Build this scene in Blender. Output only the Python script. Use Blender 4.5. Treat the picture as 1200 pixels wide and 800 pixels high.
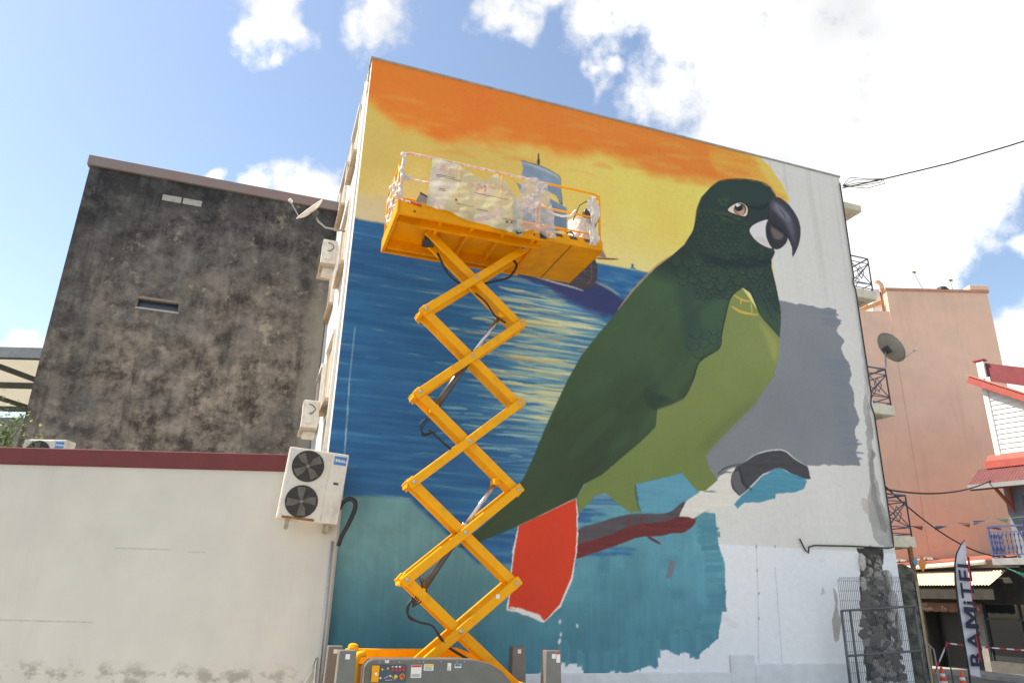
import bpy, bmesh, math, random
import numpy as np
from mathutils import Matrix, Vector
for o in list(bpy.data.objects): bpy.data.objects.remove(o)
scene = bpy.context.scene
C = scene.collection
R_ = math.radians

# ------------------------------------------------------------------ camera
FPX, PITCH, ROLL, YAW = 831.66, 0.342152, 0.026187, 1.240239   # YAW: bearing of the mural wall
cF = Vector((0, math.cos(PITCH), math.sin(PITCH)))
_u0 = Vector((0, -math.sin(PITCH), math.cos(PITCH))); _r0 = Vector((1, 0, 0))
cR = math.cos(ROLL)*_r0 + math.sin(ROLL)*_u0
cU = -math.sin(ROLL)*_r0 + math.cos(ROLL)*_u0
EYE = Vector((0, 0, 2.0))
cd = bpy.data.cameras.new('camera'); cam = bpy.data.objects.new('camera', cd); C.objects.link(cam)
cd.sensor_fit = 'HORIZONTAL'; cd.sensor_width = 36; cd.lens = FPX/1200*36
cd.clip_start = 0.1; cd.clip_end = 3000
m = Matrix((cR, cU, -cF)).transposed().to_4x4(); m.translation = EYE
cam.matrix_world = m
scene.camera = cam

# ------------------------------------------------------------------ light
SUN_EL, SUN_AZ = 54.0, -88.0          # azimuth clockwise from +Y
SKY_STRENGTH, SUN_STRENGTH, EXPOSURE = 0.126, 4.0, 1.04
scene.view_settings.view_transform = 'Standard'
scene.view_settings.look = 'None'
scene.view_settings.gamma = 1
scene.view_settings.exposure = EXPOSURE
scene.view_settings.use_white_balance = True; scene.view_settings.white_balance_temperature = 7300
sd = bpy.data.lights.new('sun', 'SUN'); so = bpy.data.objects.new('sun', sd); C.objects.link(so)
sd.energy = SUN_STRENGTH; sd.angle = R_(0.53); sd.color = (1.0, 0.93, 0.82)
sv = Vector((math.cos(R_(SUN_EL))*math.sin(R_(SUN_AZ)), math.cos(R_(SUN_EL))*math.cos(R_(SUN_AZ)), math.sin(R_(SUN_EL))))
so.rotation_euler = (-sv).to_track_quat('-Z', 'Y').to_euler()
so.location = sv*60

def pixdir(x, y):
    return (cF*FPX + cR*(x-600) + cU*(400-y)).normalized()

world = bpy.data.worlds.new('World'); scene.world = world; world.use_nodes = True
wt = world.node_tree; wt.nodes.clear()
def wn(t, **k):
    n = wt.nodes.new(t)
    for a, b in k.items(): setattr(n, a, b)
    return n
def wmath(op, a, b=None, c=None):
    n = wn('ShaderNodeMath', operation=op)
    for i, q in enumerate((a, b, c)):
        if q is None: continue
        if isinstance(q, (int, float)): n.inputs[i].default_value = q
        else: wt.links.new(q, n.inputs[i])
    return n.outputs[0]
sky = wn('ShaderNodeTexSky', sky_type='NISHITA'); sky.sun_disc = False
sky.sun_elevation = R_(SUN_EL); sky.sun_rotation = R_(SUN_AZ)
sky.air_density = 1.0; sky.dust_density = 0.55; sky.ozone_density = 1.2
tc = wn('ShaderNodeTexCoord')
nz = wn('ShaderNodeTexNoise'); nz.inputs['Scale'].default_value = 8; nz.inputs['Detail'].default_value = 10; nz.inputs['Roughness'].default_value = 0.66
wt.links.new(tc.outputs['Generated'], nz.inputs['Vector'])
nw = wn('ShaderNodeTexNoise'); nw.inputs['Scale'].default_value = 5.5; nw.inputs['Detail'].default_value = 4; nw.inputs['Roughness'].default_value = 0.6
wt.links.new(tc.outputs['Generated'], nw.inputs['Vector'])
wv_ = wn('ShaderNodeVectorMath', operation='SUBTRACT'); wv_.inputs[1].default_value = (.5, .5, .5); wt.links.new(nw.outputs['Color'], wv_.inputs[0])
ww_ = wn('ShaderNodeVectorMath', operation='MULTIPLY_ADD'); ww_.inputs[1].default_value = (.17, .17, .17); wt.links.new(wv_.outputs[0], ww_.inputs[0]); wt.links.new(tc.outputs['Generated'], ww_.inputs[2])
nz2 = wn('ShaderNodeTexNoise'); nz2.inputs['Scale'].default_value = 3.2; nz2.inputs['Detail'].default_value = 6
mp = wn('ShaderNodeMapping'); mp.inputs['Location'].default_value = (3.1, 1.7, 5.2)
wt.links.new(tc.outputs['Generated'], mp.inputs['Vector']); wt.links.new(mp.outputs[0], nz2.inputs['Vector'])
# clouds: soft round cores of direction, broken up by noise
blobs = []
for (x, y, r) in [(985,-60,300),(1080,110,250),(930,120,190),(835,40,130),(755,-10,80),(692,28,58),(703,84,30),(1120,235,115),(1000,250,160),
                  (1085,310,70),(1215,420,95),(1225,300,45),(300,-12,62),(318,22,40),(440,2,60),(470,22,25),(605,18,45),(640,-20,50),
                  (362,226,46),(300,232,34),(246,208,22),(35,412,34),(560,-150,110),(150,-190,90),(1400,60,260),(-250,300,70)]:
    d = pixdir(x, y); blobs.append((d, 0.5*((pixdir(x+r, y)-d).length + (pixdir(x, y+r)-d).length)))
rr = random.Random(5)
for i in range(26):                     # the same broken cumulus all round the rest of the sky
    az = rr.uniform(62, 298); el = rr.uniform(8, 80)
    d = Vector((math.sin(R_(az))*math.cos(R_(el)), math.cos(R_(az))*math.cos(R_(el)), math.sin(R_(el))))
    blobs.append((d, rr.uniform(.12, .34)))
acc = None
for d, r in blobs:
    vm = wn('ShaderNodeVectorMath', operation='DISTANCE'); vm.inputs[1].default_value = d
    wt.links.new(ww_.outputs[0], vm.inputs[0])
    v = wmath('MULTIPLY_ADD', vm.outputs['Value'], -1.0/r, 1.0)
    acc = v if acc is None else wmath('SMOOTH_MAX', acc, v, 0.12)
acc = wmath('MULTIPLY', wmath('MAXIMUM', acc, -1.0), 1.9)
nmod = wmath('MULTIPLY_ADD', nz.outputs['Fac'], 4.2, -2.25)
dens = wmath('ADD', acc, nmod)
mr = wn('ShaderNodeMapRange', interpolation_type='SMOOTHSTEP'); mr.inputs['From Min'].default_value = -0.08; mr.inputs['From Max'].default_value = 0.95
wt.links.new(dens, mr.inputs['Value'])
cr = wn('ShaderNodeValToRGB'); cr.color_ramp.elements[0].position = 0.42; cr.color_ramp.elements[0].color = (0.93, 0.98, 1.06, 1)
cr.color_ramp.elements[1].position = 0.68; cr.color_ramp.elements[1].color = (0.52, 0.57, 0.66, 1)
wt.links.new(nz2.outputs['Fac'], cr.inputs['Fac'])
b1 = wn('ShaderNodeBackground'); b1.inputs['Strength'].default_value = SKY_STRENGTH
b2 = wn('ShaderNodeBackground'); b2.inputs['Strength'].default_value = 0.68
wt.links.new(sky.outputs[0], b1.inputs['Color']); wt.links.new(cr.outputs[0], b2.inputs['Color'])
ms = wn('ShaderNodeMixShader'); wo = wn('ShaderNodeOutputWorld')
wt.links.new(mr.outputs[0], ms.inputs[0]); wt.links.new(b1.outputs[0], ms.inputs[1]); wt.links.new(b2.outputs[0], ms.inputs[2])
wt.links.new(ms.outputs[0], wo.inputs['Surface'])

# ------------------------------------------------------------------ helpers
def spline(pts, k=5):
    P = [Vector(p) for p in pts]; n = len(P); out = []
    for i in range(n-1):
        p0, p1, p2, p3 = P[max(i-1, 0)], P[i], P[i+1], P[min(i+2, n-1)]
        for j in range(k):
            t = j/k; out.append(.5*((2*p1)+(p2-p0)*t+(2*p0-5*p1+4*p2-p3)*t*t+(3*p1-p0-3*p2+p3)*t**3))
    return out+[P[-1]]
class G:
    """collects shapes; build() links them as ONE mesh object"""
    def __init__(s): s.v = []; s.f = []
    def add(s, vs, fs):
        k = len(s.v); s.v += [tuple(p) for p in vs]; s.f += [tuple(i+k for i in f) for f in fs]; return s
    def box(s, x0, x1, y0, y1, z0, z1, M=None):
        vs = [Vector((x, y, z)) for z in (z0, z1) for y in (y0, y1) for x in (x0, x1)]
        if M: vs = [M @ p for p in vs]
        return s.add(vs, [(0,2,3,1),(4,5,7,6),(0,1,5,4),(2,6,7,3),(0,4,6,2),(1,3,7,5)])
    def bar(s, p, q, w, h, up=(0,0,1)):
        """box from p to q: w across, h along up"""
        p = Vector(p); q = Vector(q); d = (q-p).normalized(); up = Vector(up)
        a = d.cross(up)
        if a.length < 1e-4: a = d.cross(Vector((1,0,0)))
        a.normalize(); b = a.cross(d).normalized()
        vs = [c + a*(i*w/2) + b*(j*h/2) for c in (p, q) for (i, j) in ((-1,-1),(1,-1),(1,1),(-1,1))]
        return s.add(vs, [(3,2,1,0),(4,5,6,7),(0,1,5,4),(1,2,6,5),(2,3,7,6),(3,0,4,7)])
    def tube(s, pts, r, n=8):
        pts = [Vector(p) for p in pts]; vs = []; prev = None
        for i, p in enumerate(pts):
            t = (pts[min(i+1, len(pts)-1)] - pts[max(i-1, 0)])
            t = t.normalized() if t.length > 1e-9 else Vector((0,0,1))
            if prev is None:
                a = t.orthogonal().normalized()
            else:
                a = prev - t*prev.dot(t)
                a = a.normalized() if a.length > 1e-6 else t.orthogonal().normalized()
            prev = a; b = t.cross(a)
            rad = r[i] if isinstance(r, (list, tuple)) else r
            vs += [p + (a*math.cos(2*math.pi*k/n) + b*math.sin(2*math.pi*k/n))*rad for k in range(n)]
        fs = [(i*n+k, i*n+(k+1) % n, (i+1)*n+(k+1) % n, (i+1)*n+k) for i in range(len(pts)-1) for k in range(n)]
        fs += [tuple(range(n-1, -1, -1)), tuple((len(pts)-1)*n+k for k in range(n))]
        return s.add(vs, fs)
    def prism(s, poly, ext):
        """poly: 3-D outline, ext: extrusion vector"""
        poly = [Vector(p) for p in poly]; e = Vector(ext); n = len(poly)
        return s.add(poly + [p+e for p in poly], [tuple(range(n-1, -1, -1)), tuple(range(n, 2*n))] + [(i, (i+1) % n, n+(i+1) % n, n+i) for i in range(n)])
    def lathe(s, prof, n=20, M=None):
        vs = []
        for (r, z) in prof:
            for k in range(n):
                p = Vector((r*math.cos(2*math.pi*k/n), r*math.sin(2*math.pi*k/n), z)); vs.append(M @ p if M else p)
        m_ = len(prof)
        fs = [(i*n+k, i*n+(k+1) % n, (i+1)*n+(k+1) % n, (i+1)*n+k) for i in range(m_-1) for k in range(n)]
        fs += [tuple(range(n-1, -1, -1)), tuple((m_-1)*n+k for k in range(n))]
        return s.add(vs, fs)
    def grid(s, fn, nu, nv):
        vs = [fn(i/nu, j/nv) for j in range(nv+1) for i in range(nu+1)]
        return s.add(vs, [(j*(nu+1)+i, j*(nu+1)+i+1, (j+1)*(nu+1)+i+1, (j+1)*(nu+1)+i) for j in range(nv) for i in range(nu)])
    def mesh(s, name, smooth=False):
        me = bpy.data.meshes.new(name); me.from_pydata(s.v, [], s.f); me.update()
        if smooth: me.polygons.foreach_set('use_smooth', [True]*len(me.polygons))
        return me
    def build(s, name, mat, parent=None, smooth=False, bevel=0, label=None, fixn=False):
        me = s.mesh(name, smooth)
        if fixn:
            bm = bmesh.new(); bm.from_mesh(me); bmesh.ops.recalc_face_normals(bm, faces=bm.faces); bm.to_mesh(me); bm.free()
        return link(name, me, mat, parent, bevel, label)

def link(name, me, mat, parent=None, bevel=0, label=None):
    if mat is not None and not me.materials: me.materials.append(mat)
    o = bpy.data.objects.new(name, me); C.objects.link(o)
    if parent is not None: o.parent = parent
    if bevel:
        b = o.modifiers.new('bevel', 'BEVEL'); b.width = bevel; b.segments = 2; b.limit_method = 'ANGLE'
    if label: o['label'] = label
    return o
def tag(o, label, cat, group=None):
    o['label'] = label; o['category'] = cat
    if group: o['group'] = group
    return o
def thing(name, label, cat, loc=(0,0,0), rotz=0, group=None):
    o = bpy.data.objects.new(name, None); C.objects.link(o); o.empty_display_size = .2
    o.location = loc; o.rotation_euler = (0, 0, rotz)
    return tag(o, label, cat, group)
def struct(o): o['kind'] = 'structure'; return o
def stuff(o): o['kind'] = 'stuff'; return o
def copy_tree(o, parent=None):
    c = o.copy(); C.objects.link(c); c.parent = parent
    for ch in list(o.children): copy_tree(ch, c)
    return c
def RX(a): return Matrix.Rotation(a, 4, 'X')
def RY(a): return Matrix.Rotation(a, 4, 'Y')
def RZ(a): return Matrix.Rotation(a, 4, 'Z')
def T(x, y, z): return Matrix.Translation((x, y, z))
def char_mesh(txt, size, bold=0.0, extr=0.0):
    cu = bpy.data.curves.new('t', 'FONT'); cu.body = txt; cu.size = size; cu.offset = bold; cu.extrude = extr
    cu.align_x = 'CENTER'; cu.align_y = 'CENTER'; cu.resolution_u = 3
    o = bpy.data.objects.new('t', cu); C.objects.link(o)
    bpy.context.view_layer.update()
    me = bpy.data.meshes.new_from_object(o.evaluated_get(bpy.context.evaluated_depsgraph_get()))
    bpy.data.objects.remove(o); bpy.data.curves.remove(cu)
    return me
def text_mesh(txt, size, bold=0.0, extr=0.001):
    """letters set side by side, as one mesh centred on the origin"""
    vs, fs, x = [], [], 0.0; H = .70*size
    mo = [(0,0),(0,1),(.25,1),(.5,.5),(.75,1),(1,1),(1,0),(.77,0),(.77,.62),(.57,.22),(.43,.22),(.23,.62),(.23,0)]
    for ch in txt:
        if ch == ' ': x += .3*size; continue
        if ch == 'M': me = G().prism([(a*.82*size, b*H, -extr) for a, b in mo], (0, 0, 2*extr)).mesh('m')
        else:
            me = char_mesh(ch, size, bold, extr)
            if ch in 'ABEHILRSTUVOdiefl': pass
        co = [v.co.copy() for v in me.vertices]; x0 = min(c.x for c in co); x1 = max(c.x for c in co)
        y0 = min(c.y for c in co)
        if ch == 'M': dy = 0.0
        else: dy = -y0 if ch not in 'gpqy,' else -y0-.15*size
        k = len(vs); vs += [(c.x-x0+x, c.y+dy, c.z) for c in co]; fs += [tuple(i+k for i in p.vertices) for p in me.polygons]
        x += x1-x0+.09*size; bpy.data.meshes.remove(me)
    me = bpy.data.meshes.new('lettering'); w = x-.09*size; me.from_pydata([(a-w/2, b-H/2, c) for a, b, c in vs], [], fs); me.update()
    return me
def text(txt, size, mat, parent, M, name='lettering', bold=0.0):
    me = text_mesh(txt, size, bold=bold, extr=0.001); me.transform(M); me.materials.clear()
    return link(name, me, mat, parent)

# ------------------------------------------------------------------ materials
def srgb(r, g, b):
    f = lambda c: (c/12.92 if c <= .04045 else ((c+.055)/1.055)**2.4)
    return (f(r/255), f(g/255), f(b/255))
_mats = {}
def mat(name, col, rough=.6, var=.12, scale=6, bump=0.0, bscale=60, metal=0.0, col2=None, streak=False, spec=.5, thr=(.35,.7), alpha=1.0, transm=0.0):
    """procedural paint / plaster / metal: base colour mottled by noise, fine bump"""
    if name in _mats: return _mats[name]
    M = bpy.data.materials.new(name); M.use_nodes = True; nt = M.node_tree; N = nt.nodes; L = nt.links
    p = N['Principled BSDF']; p.inputs['Roughness'].default_value = rough; p.inputs['Metallic'].default_value = metal
    p.inputs['Specular IOR Level'].default_value = spec
    p.inputs['Alpha'].default_value = alpha; p.inputs['Transmission Weight'].default_value = transm
    t = N.new('ShaderNodeTexCoord'); mpn = N.new('ShaderNodeMapping'); L.new(t.outputs['Object'], mpn.inputs['Vector'])
    if streak: mpn.inputs['Scale'].default_value = (1, 1, .12)
    n1 = N.new('ShaderNodeTexNoise'); n1.inputs['Scale'].default_value = scale; n1.inputs['Detail'].default_value = 8; n1.inputs['Roughness'].default_value = .62
    L.new(mpn.outputs[0], n1.inputs['Vector'])
    rmp = N.new('ShaderNodeValToRGB'); e = rmp.color_ramp.elements
    e[0].position, e[1].position = thr
    if col2 is None:
        e[0].color = (*[c*(1-var) for c in col], 1); e[1].color = (*[min(1, c*(1+var)) for c in col], 1)
    else:
        e[0].color = (*col, 1); e[1].color = (*col2, 1)
    L.new(n1.outputs['Fac'], rmp.inputs['Fac']); L.new(rmp.outputs[0], p.inputs['Base Color'])
    if bump:
        n2 = N.new('ShaderNodeTexNoise'); n2.inputs['Scale'].default_value = bscale; n2.inputs['Detail'].default_value = 5
        L.new(t.outputs['Object'], n2.inputs['Vector'])
        bn = N.new('ShaderNodeBump'); bn.inputs['Strength'].default_value = bump; bn.inputs['Distance'].default_value = .01
        L.new(n2.outputs['Fac'], bn.inputs['Height']); L.new(bn.outputs[0], p.inputs['Normal'])
    _mats[name] = M
    return M

def grime(M, col, amt, scale, thr, sc=(1, 1, 1), loc=(0, 0, 0)):
    """dirt lying on a finished paint, in patches of its own"""
    nt = M.node_tree; N = nt.nodes; L = nt.links; p = N['Principled BSDF']; src = p.inputs['Base Color'].links[0].from_socket
    t = N.new('ShaderNodeTexCoord'); m_ = N.new('ShaderNodeMapping'); m_.inputs['Scale'].default_value = sc; m_.inputs['Location'].default_value = loc; L.new(t.outputs['Object'], m_.inputs['Vector'])
    n = N.new('ShaderNodeTexNoise'); n.inputs['Scale'].default_value = scale; n.inputs['Detail'].default_value = 9; n.inputs['Roughness'].default_value = .72; L.new(m_.outputs[0], n.inputs['Vector'])
    r = N.new('ShaderNodeMapRange'); r.inputs['From Min'].default_value, r.inputs['From Max'].default_value = thr; r.inputs['To Max'].default_value = amt; L.new(n.outputs['Fac'], r.inputs['Value'])
    x = N.new('ShaderNodeMix'); x.data_type = 'RGBA'; L.new(r.outputs[0], x.inputs['Factor'])
    L.new(src, [i for i in x.inputs if i.identifier == 'A_Color'][0]); [i for i in x.inputs if i.identifier == 'B_Color'][0].default_value = (*col, 1)
    L.new([o for o in x.outputs if o.identifier == 'Result_Color'][0], p.inputs['Base Color'])
    return M
M_yel = mat('lift_yellow', (.86, .375, .004), .42, .05, 3, .05, 30, spec=.25)
M_yel2 = mat('lift_yellow_deck', (.82, .325, .004), .5, .09, 2.5, .08, 30, spec=.2)
grime(M_yel, (.48, .19, .01), .45, 5, (.52, .70)); grime(M_yel, (.12, .06, .03), .55, 26, (.64, .71)); grime(M_yel2, (.42, .16, .01), .4, 3, (.50, .68))
M_grey = mat('hood_grey', (.13, .135, .125), .42, .10, 5, .05, 40)
M_dgrey = mat('dark_grey_paint', (.055, .058, .066), .45, .12, 6)
M_steel = mat('bright_steel', (.62, .62, .62), .25, .06, 20, metal=1.0)
M_bolt = mat('bolt_steel', (.42, .42, .42), .4, .1, 30, metal=.8)
M_black = mat('black_rubber', (.018, .018, .019), .55, .2, 12)
M_white = mat('white_paint', (.76, .75, .73), .5, .05, 6)
M_dwhite = mat('weathered_white', (.72, .70, .66), .6, .12, 5, .1, 40)
M_sticker = mat('sticker_white', (.72, .72, .72), .4, .04, 40)
M_red = mat('sign_red', (.55, .03, .02), .4, .06, 20)
M_stk_y = mat('sticker_yellow', (.75, .50, .03), .4, .05, 20)
M_ac = mat('casing_cream', (.66, .63, .56), .5, .07, 5, .05, 40)
grime(M_ac, (.36, .31, .24), .5, 4, (.52, .68), (1, 1, .3)); grime(M_ac, (.30, .16, .07), .6, 14, (.63, .72))
M_ac_side = mat('casing_worn', (.66, .62, .56), .6, .14, 9, .1, 40)
M_rust = mat('rust', (.16, .065, .025), .85, .3, 25, .3, 60, col2=(.42, .20, .08))
M_blue = mat('logo_blue', (.05, .20, .48), .4, .04, 20)
M_concrete = mat('concrete', (.36, .35, .33), .85, .18, 4, .3, 40)
M_cream = mat('cream_slab', (.70, .64, .50), .8, .14, 5, .2, 40)
M_rail = mat('rail_bluegrey', (.11, .13, .19), .5, .15, 12)
M_glass = mat('window_glass', (.03, .035, .04), .08, .1, 3)
M_tan = mat('tan_wood', (.46, .34, .24), .7, .18, 10, .2, 50)
M_cable = mat('cable_black', (.025, .025, .027), .6, .2, 20)
M_alu = mat('galvanised', (.42, .43, .44), .45, .12, 15, metal=.6)

# ------------------------------------------------------------------ setting
WANG = math.pi/2 - YAW                                     # turn of the mural wall
U_ = Vector((math.sin(YAW), math.cos(YAW), 0)); N_ = Vector((math.cos(YAW), -math.sin(YAW), 0))
def hit(x, y, P, Nn):
    d = cF*FPX + cR*(x-600) + cU*(400-y); return EYE + d*((P-EYE).dot(Nn)/d.dot(Nn))
A0 = hit(386, 520, Vector((0, 12.3, 0)), Vector((0, 1, 0))); A0.z = 0
def W(s, d, z=0.0):                                        # along the wall, behind it, up
    return A0 + U_*s - N_*d + Vector((0, 0, z))
def wp(x, y):                                              # where on the mural wall
    q = hit(x, y, A0, N_) - A0; return q.dot(U_), q.z

ground = struct(G().box(-220, 220, -200, 320, -.6, 0).build('ground', mat('asphalt_ground', (.17, .165, .155), .9, .25, .9, .5, 25)))
G_pave = struct(G().prism([(-12, -8, .004), (9.6, -8, .004), (9.6, 17.2, .004), (-12, 17.2, .004)], (0, 0, .02)).build('pavement', mat('concrete_yard', (.40, .385, .35), .9, .18, 1.1, .4, 30)))

# ------------------------------------------------------------------ the painted wall
WL, WH = 12.44, 12.71
NS, NZ = 800, 815
ss = np.linspace(0, WL, NS); zz = np.linspace(0, WH, NZ)
GS, GZ = np.meshgrid(ss, zz)                               # [row z][col s]
rng = np.random.default_rng(11)
def vnoise(cs, cz, seed, oct=1):
    out = np.zeros((NZ, NS)); amp = 1.0; tot = 0
    for k in range(oct):
        r = np.random.default_rng(seed+k*77)
        ns, nz_ = int(WL/cs)+3, int(WH/cz)+3
        g = r.random((nz_, ns))
        fs = ss/cs; fz = zz/cz; i = fs.astype(int); j = fz.astype(int); a = fs-i; b = fz-j
        a = a*a*(3-2*a); b = b*b*(3-2*b); b = b[:, None]
        g0 = g[j][:, i]*(1-a)+g[j][:, i+1]*a; g1 = g[j+1][:, i]*(1-a)+g[j+1][:, i+1]*a
        out += amp*(g0*(1-b)+g1*b); tot += amp; amp *= .5; cs /= 2; cz /= 2
    return out/tot-.5                                      # -0.5 .. 0.5
JS = vnoise(.25, .25, 1, 4); JZ = vnoise(.25, .25, 9, 4)
BR = vnoise(.5, .05, 21, 3)                                # sideways brush grain
BV = vnoise(.05, .6, 31, 3)                                # up-and-down grain
BL = vnoise(1.2, 1.2, 41, 4)
def smooth_poly(P, k=5):
    P = np.array(P, float); n = len(P); out = []
    for i in range(n):
        p0, p1, p2, p3 = P[i-1], P[i], P[(i+1) % n], P[(i+2) % n]
        for t in np.arange(k)/k:
            out.append(.5*((2*p1)+(p2-p0)*t+(2*p0-5*p1+4*p2-p3)*t*t+(3*p1-p0-3*p2+p3)*t**3))
    return np.array(out)
def region(pts, smooth=True, jit=0.0, px=True):
    P = np.array([wp(*q) for q in pts]) if px else np.array(pts, float)
    if smooth: P = smooth_poly(P)
    pad = jit+.05
    i0 = max(0, np.searchsorted(ss, P[:, 0].min()-pad)-1); i1 = min(NS, np.searchsorted(ss, P[:, 0].max()+pad)+1)
    j0 = max(0, np.searchsorted(zz, P[:, 1].min()-pad)-1); j1 = min(NZ, np.searchsorted(zz, P[:, 1].max()+pad)+1)
    if i1 <= i0 or j1 <= j0: return None
    sl = (slice(j0, j1), slice(i0, i1))
    X = GS[sl]; Y = GZ[sl]
    if jit: X = X+JS[sl]*2*jit; Y = Y+JZ[sl]*2*jit
    n = len(P); out = np.zeros(X.shape); h_ = .25*WL/NS
    for (ox, oy) in ((-h_, -h_), (h_, -h_), (-h_, h_), (h_, h_)):
        ins = np.zeros(X.shape, bool); Xo = X+ox*1.5; Yo = Y+oy*1.5
        for k in range(n):
            x1, y1 = P[k]; x2, y2 = P[(k+1) % n]
            if y1 == y2: continue
            r0 = np.searchsorted(zz[sl[0]], min(y1, y2)-pad); r1 = np.searchsorted(zz[sl[0]], max(y1, y2)+pad)
            if r1 <= r0: continue
            yo = Yo[r0:r1]
            ins[r0:r1] ^= ((y1 > yo) != (y2 > yo)) & (Xo[r0:r1] < (x2-x1)*(yo-y1)/(y2-y1)+x1)
        out += ins*.25
    return sl, out
def blur(a, k):
    for ax in (0, 1):
        for _ in range(2):
            p = np.pad(a, [(k, k) if q == ax else (0, 0) for q in (0, 1)], mode='edge')
            c = np.cumsum(p, axis=ax); c = np.concatenate([np.zeros_like(c.take([0], ax)), c], ax)
            n = a.shape[ax]; w = 2*k+1
            a = (c.take(range(w, w+n), ax)-c.take(range(0, n), ax))/w
    return a
COL = np.zeros((NZ, NS, 3)); ID = np.zeros((NZ, NS), int)
def fill(pts, col, id=None, smooth=True, jit=0.0, soft=0, alpha=1.0, grain=0.0, gtex=None, px=True, only=None):
    r = region(pts, smooth, jit, px)
    if r is None: return
    sl, m_ = r
    hard = m_ > .5
    if soft: m_ = blur(m_, soft)
    if only is not None: m_ = m_*only[sl]
    c = col(sl) if callable(col) else np.array(col, float)
    if grain: c = c*(1+grain*2*(gtex if gtex is not None else BR)[sl])[..., None]
    a = (m_*alpha)[..., None]
    COL[sl] = COL[sl]*(1-a)+c*a
    if id is not None:
        t = ID[sl]; t[hard if only is None else (hard & (only[sl] > .5))] = id
def line(pts, w, col, alpha=1.0, soft=0, only=None, taper=True):
    """a brush line along px points, w px wide in the middle"""
    P = np.array(pts, float); n = len(P); Q = []
    for i in range(n-1):
        for t in np.arange(6)/6.: 
            p0, p1, p2, p3 = P[max(i-1, 0)], P[i], P[i+1], P[min(i+2, n-1)]
            Q.append(.5*((2*p1)+(p2-p0)*t+(2*p0-5*p1+4*p2-p3)*t*t+(3*p1-p0-3*p2+p3)*t**3))
    Q.append(P[-1]); Q = np.array(Q); d = np.gradient(Q, axis=0); nn = np.stack([-d[:, 1], d[:, 0]], 1); nn /= np.linalg.norm(nn, axis=1)[:, None]+1e-9
    tt = np.linspace(0, 1, len(Q)); ww = w/2*((np.sin(math.pi*np.clip(tt, .03, .97))**.5) if taper else np.ones(len(Q)))
    fill(list(np.concatenate([Q+nn*ww[:, None], (Q-nn*ww[:, None])[::-1]])), col, smooth=False, alpha=alpha, soft=soft, only=only)
def inside(pts, smooth=True):
    a = np.zeros((NZ, NS)); r = region(pts, smooth)
    a[r[0]] = r[1]; return a

# bare plaster: cream above, fresher white below
COL[:] = np.array((216, 211, 204))
COL[GZ < 3.07+JZ*.02] = (226, 226, 229)
COL *= (1+.05*BL+.018*BV*(GZ > 3.1))[..., None]
st = np.clip(vnoise(.10, 5, 51, 2)*3.2-.45, 0, 1)*np.clip((GZ-7)/5, 0, 1)*(GS > 9)     # rain streaks
COL *= (1-.09*st)[..., None]
for k in range(26):                                        # scuffs and filler
    s0 = rng.uniform(7.6, 12); z0 = rng.uniform(.8, 6.2); w_ = rng.uniform(.03, .25)
    fill([(s0, z0), (s0+w_, z0+.02), (s0+w_*.8, z0+w_*.6), (s0, z0+w_*.5)], (206, 203, 198), px=False, jit=.05, alpha=.35)
# bare render along the right-hand edge
for (P, c, a) in [([(1012,470),(1018,470),(1023,520),(1026,550),(1033,585),(1040,606),(1047,636),(1029,636),(1018,605),(1019,560),(1016,520)], (158,154,150), .85),
                  ([(1020,525),(1024,540),(1026,570),(1034,600),(1040,622),(1030,615),(1024,590),(1020,560)], (122,118,114), .6),
                  ([(1003,300),(1005,300),(1014,420),(1017,470),(1013,470)], (176,174,172), .5),
                  ([(976,689),(981,700),(980,712),(986,726),(980,750),(974,733),(977,712)], (168,162,154), .9),
                  ([(960,690),(964,688),(966,694),(961,697)], (180,176,170), .6), ([(1012,584),(1020,588),(1018,604),(1011,596)], (178,160,150), .6)]:
    fill(P, c, jit=.09, alpha=a, grain=.12, gtex=JS)
line([(886,636),(888,700),(889,800)], .9, (176,174,172), .6, taper=False)
line([(908,664),(913,730),(917,790)], .8, (178,176,175), .7, taper=False)
for (x, y) in [(886,640),(887,668),(889,695),(889,724),(908,640)]:
    fill([(x-.7,y-1.3),(x+.7,y-1.3),(x+.7,y+1.3),(x-.7,y+1.3)], (120,118,114), alpha=.7)

# ---- painted sky
SKYB = [(430,60),(660,110),(885,170),(893,186),(903,197),(911,208),(919,222),(925,234),(923,246),(916,262),(906,290),(905,310),(909,345),(915,360),(880,380),(700,360),(560,330),(380,300)]
def skycol(sl):
    s = GS[sl]; z = GZ[sl]
    c0 = np.array((214,186,96)); c1 = np.array((244,208,98)); pale = np.array((234,212,146))
    t = np.clip((s-2)/5.5, 0, 1)[..., None]; c = c0*(1-t)+c1*t
    p = np.clip((10.2-z)/1.5+BL[sl]*.7, 0, 1)[..., None]*.75; c = c*(1-p)+pale*p
    return c
fill(SKYB, skycol, id=1, smooth=False, jit=.05, grain=.05, gtex=BL)
fill([(416,232),(440,228),(470,236),(495,246),(520,258),(540,275),(410,275)], (203,188,150), jit=.12, soft=6, alpha=.8, only=(ID == 1)*1.)
ORG = [(430,55),(600,90),(880,160),(893,182),(880,196),(868,212),(845,212),(800,205),(765,199),(735,188),(705,174),(672,177),(640,172),(610,165),(580,160),(548,158),(530,166),(512,162),(495,152),(472,145),(452,134),(436,112),(420,112)]
for k, (dy, al, c) in enumerate([(7, .45, (240,152,56)), (4, .5, (238,134,42)), (0, .9, (237,120,34))]):
    fill([(x, y+(dy if y > 100 else 0)) for x, y in ORG], c, jit=.26-.05*k, soft=5, alpha=al, grain=.05, gtex=BL, only=(ID == 1)*1.)
fill([(840,140),(893,182),(905,198),(918,220),(924,238),(905,235),(885,214),(860,208),(835,196)], (246,168,62), jit=.10, soft=4, alpha=.85, grain=.08, only=(ID == 1)*1.)
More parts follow.
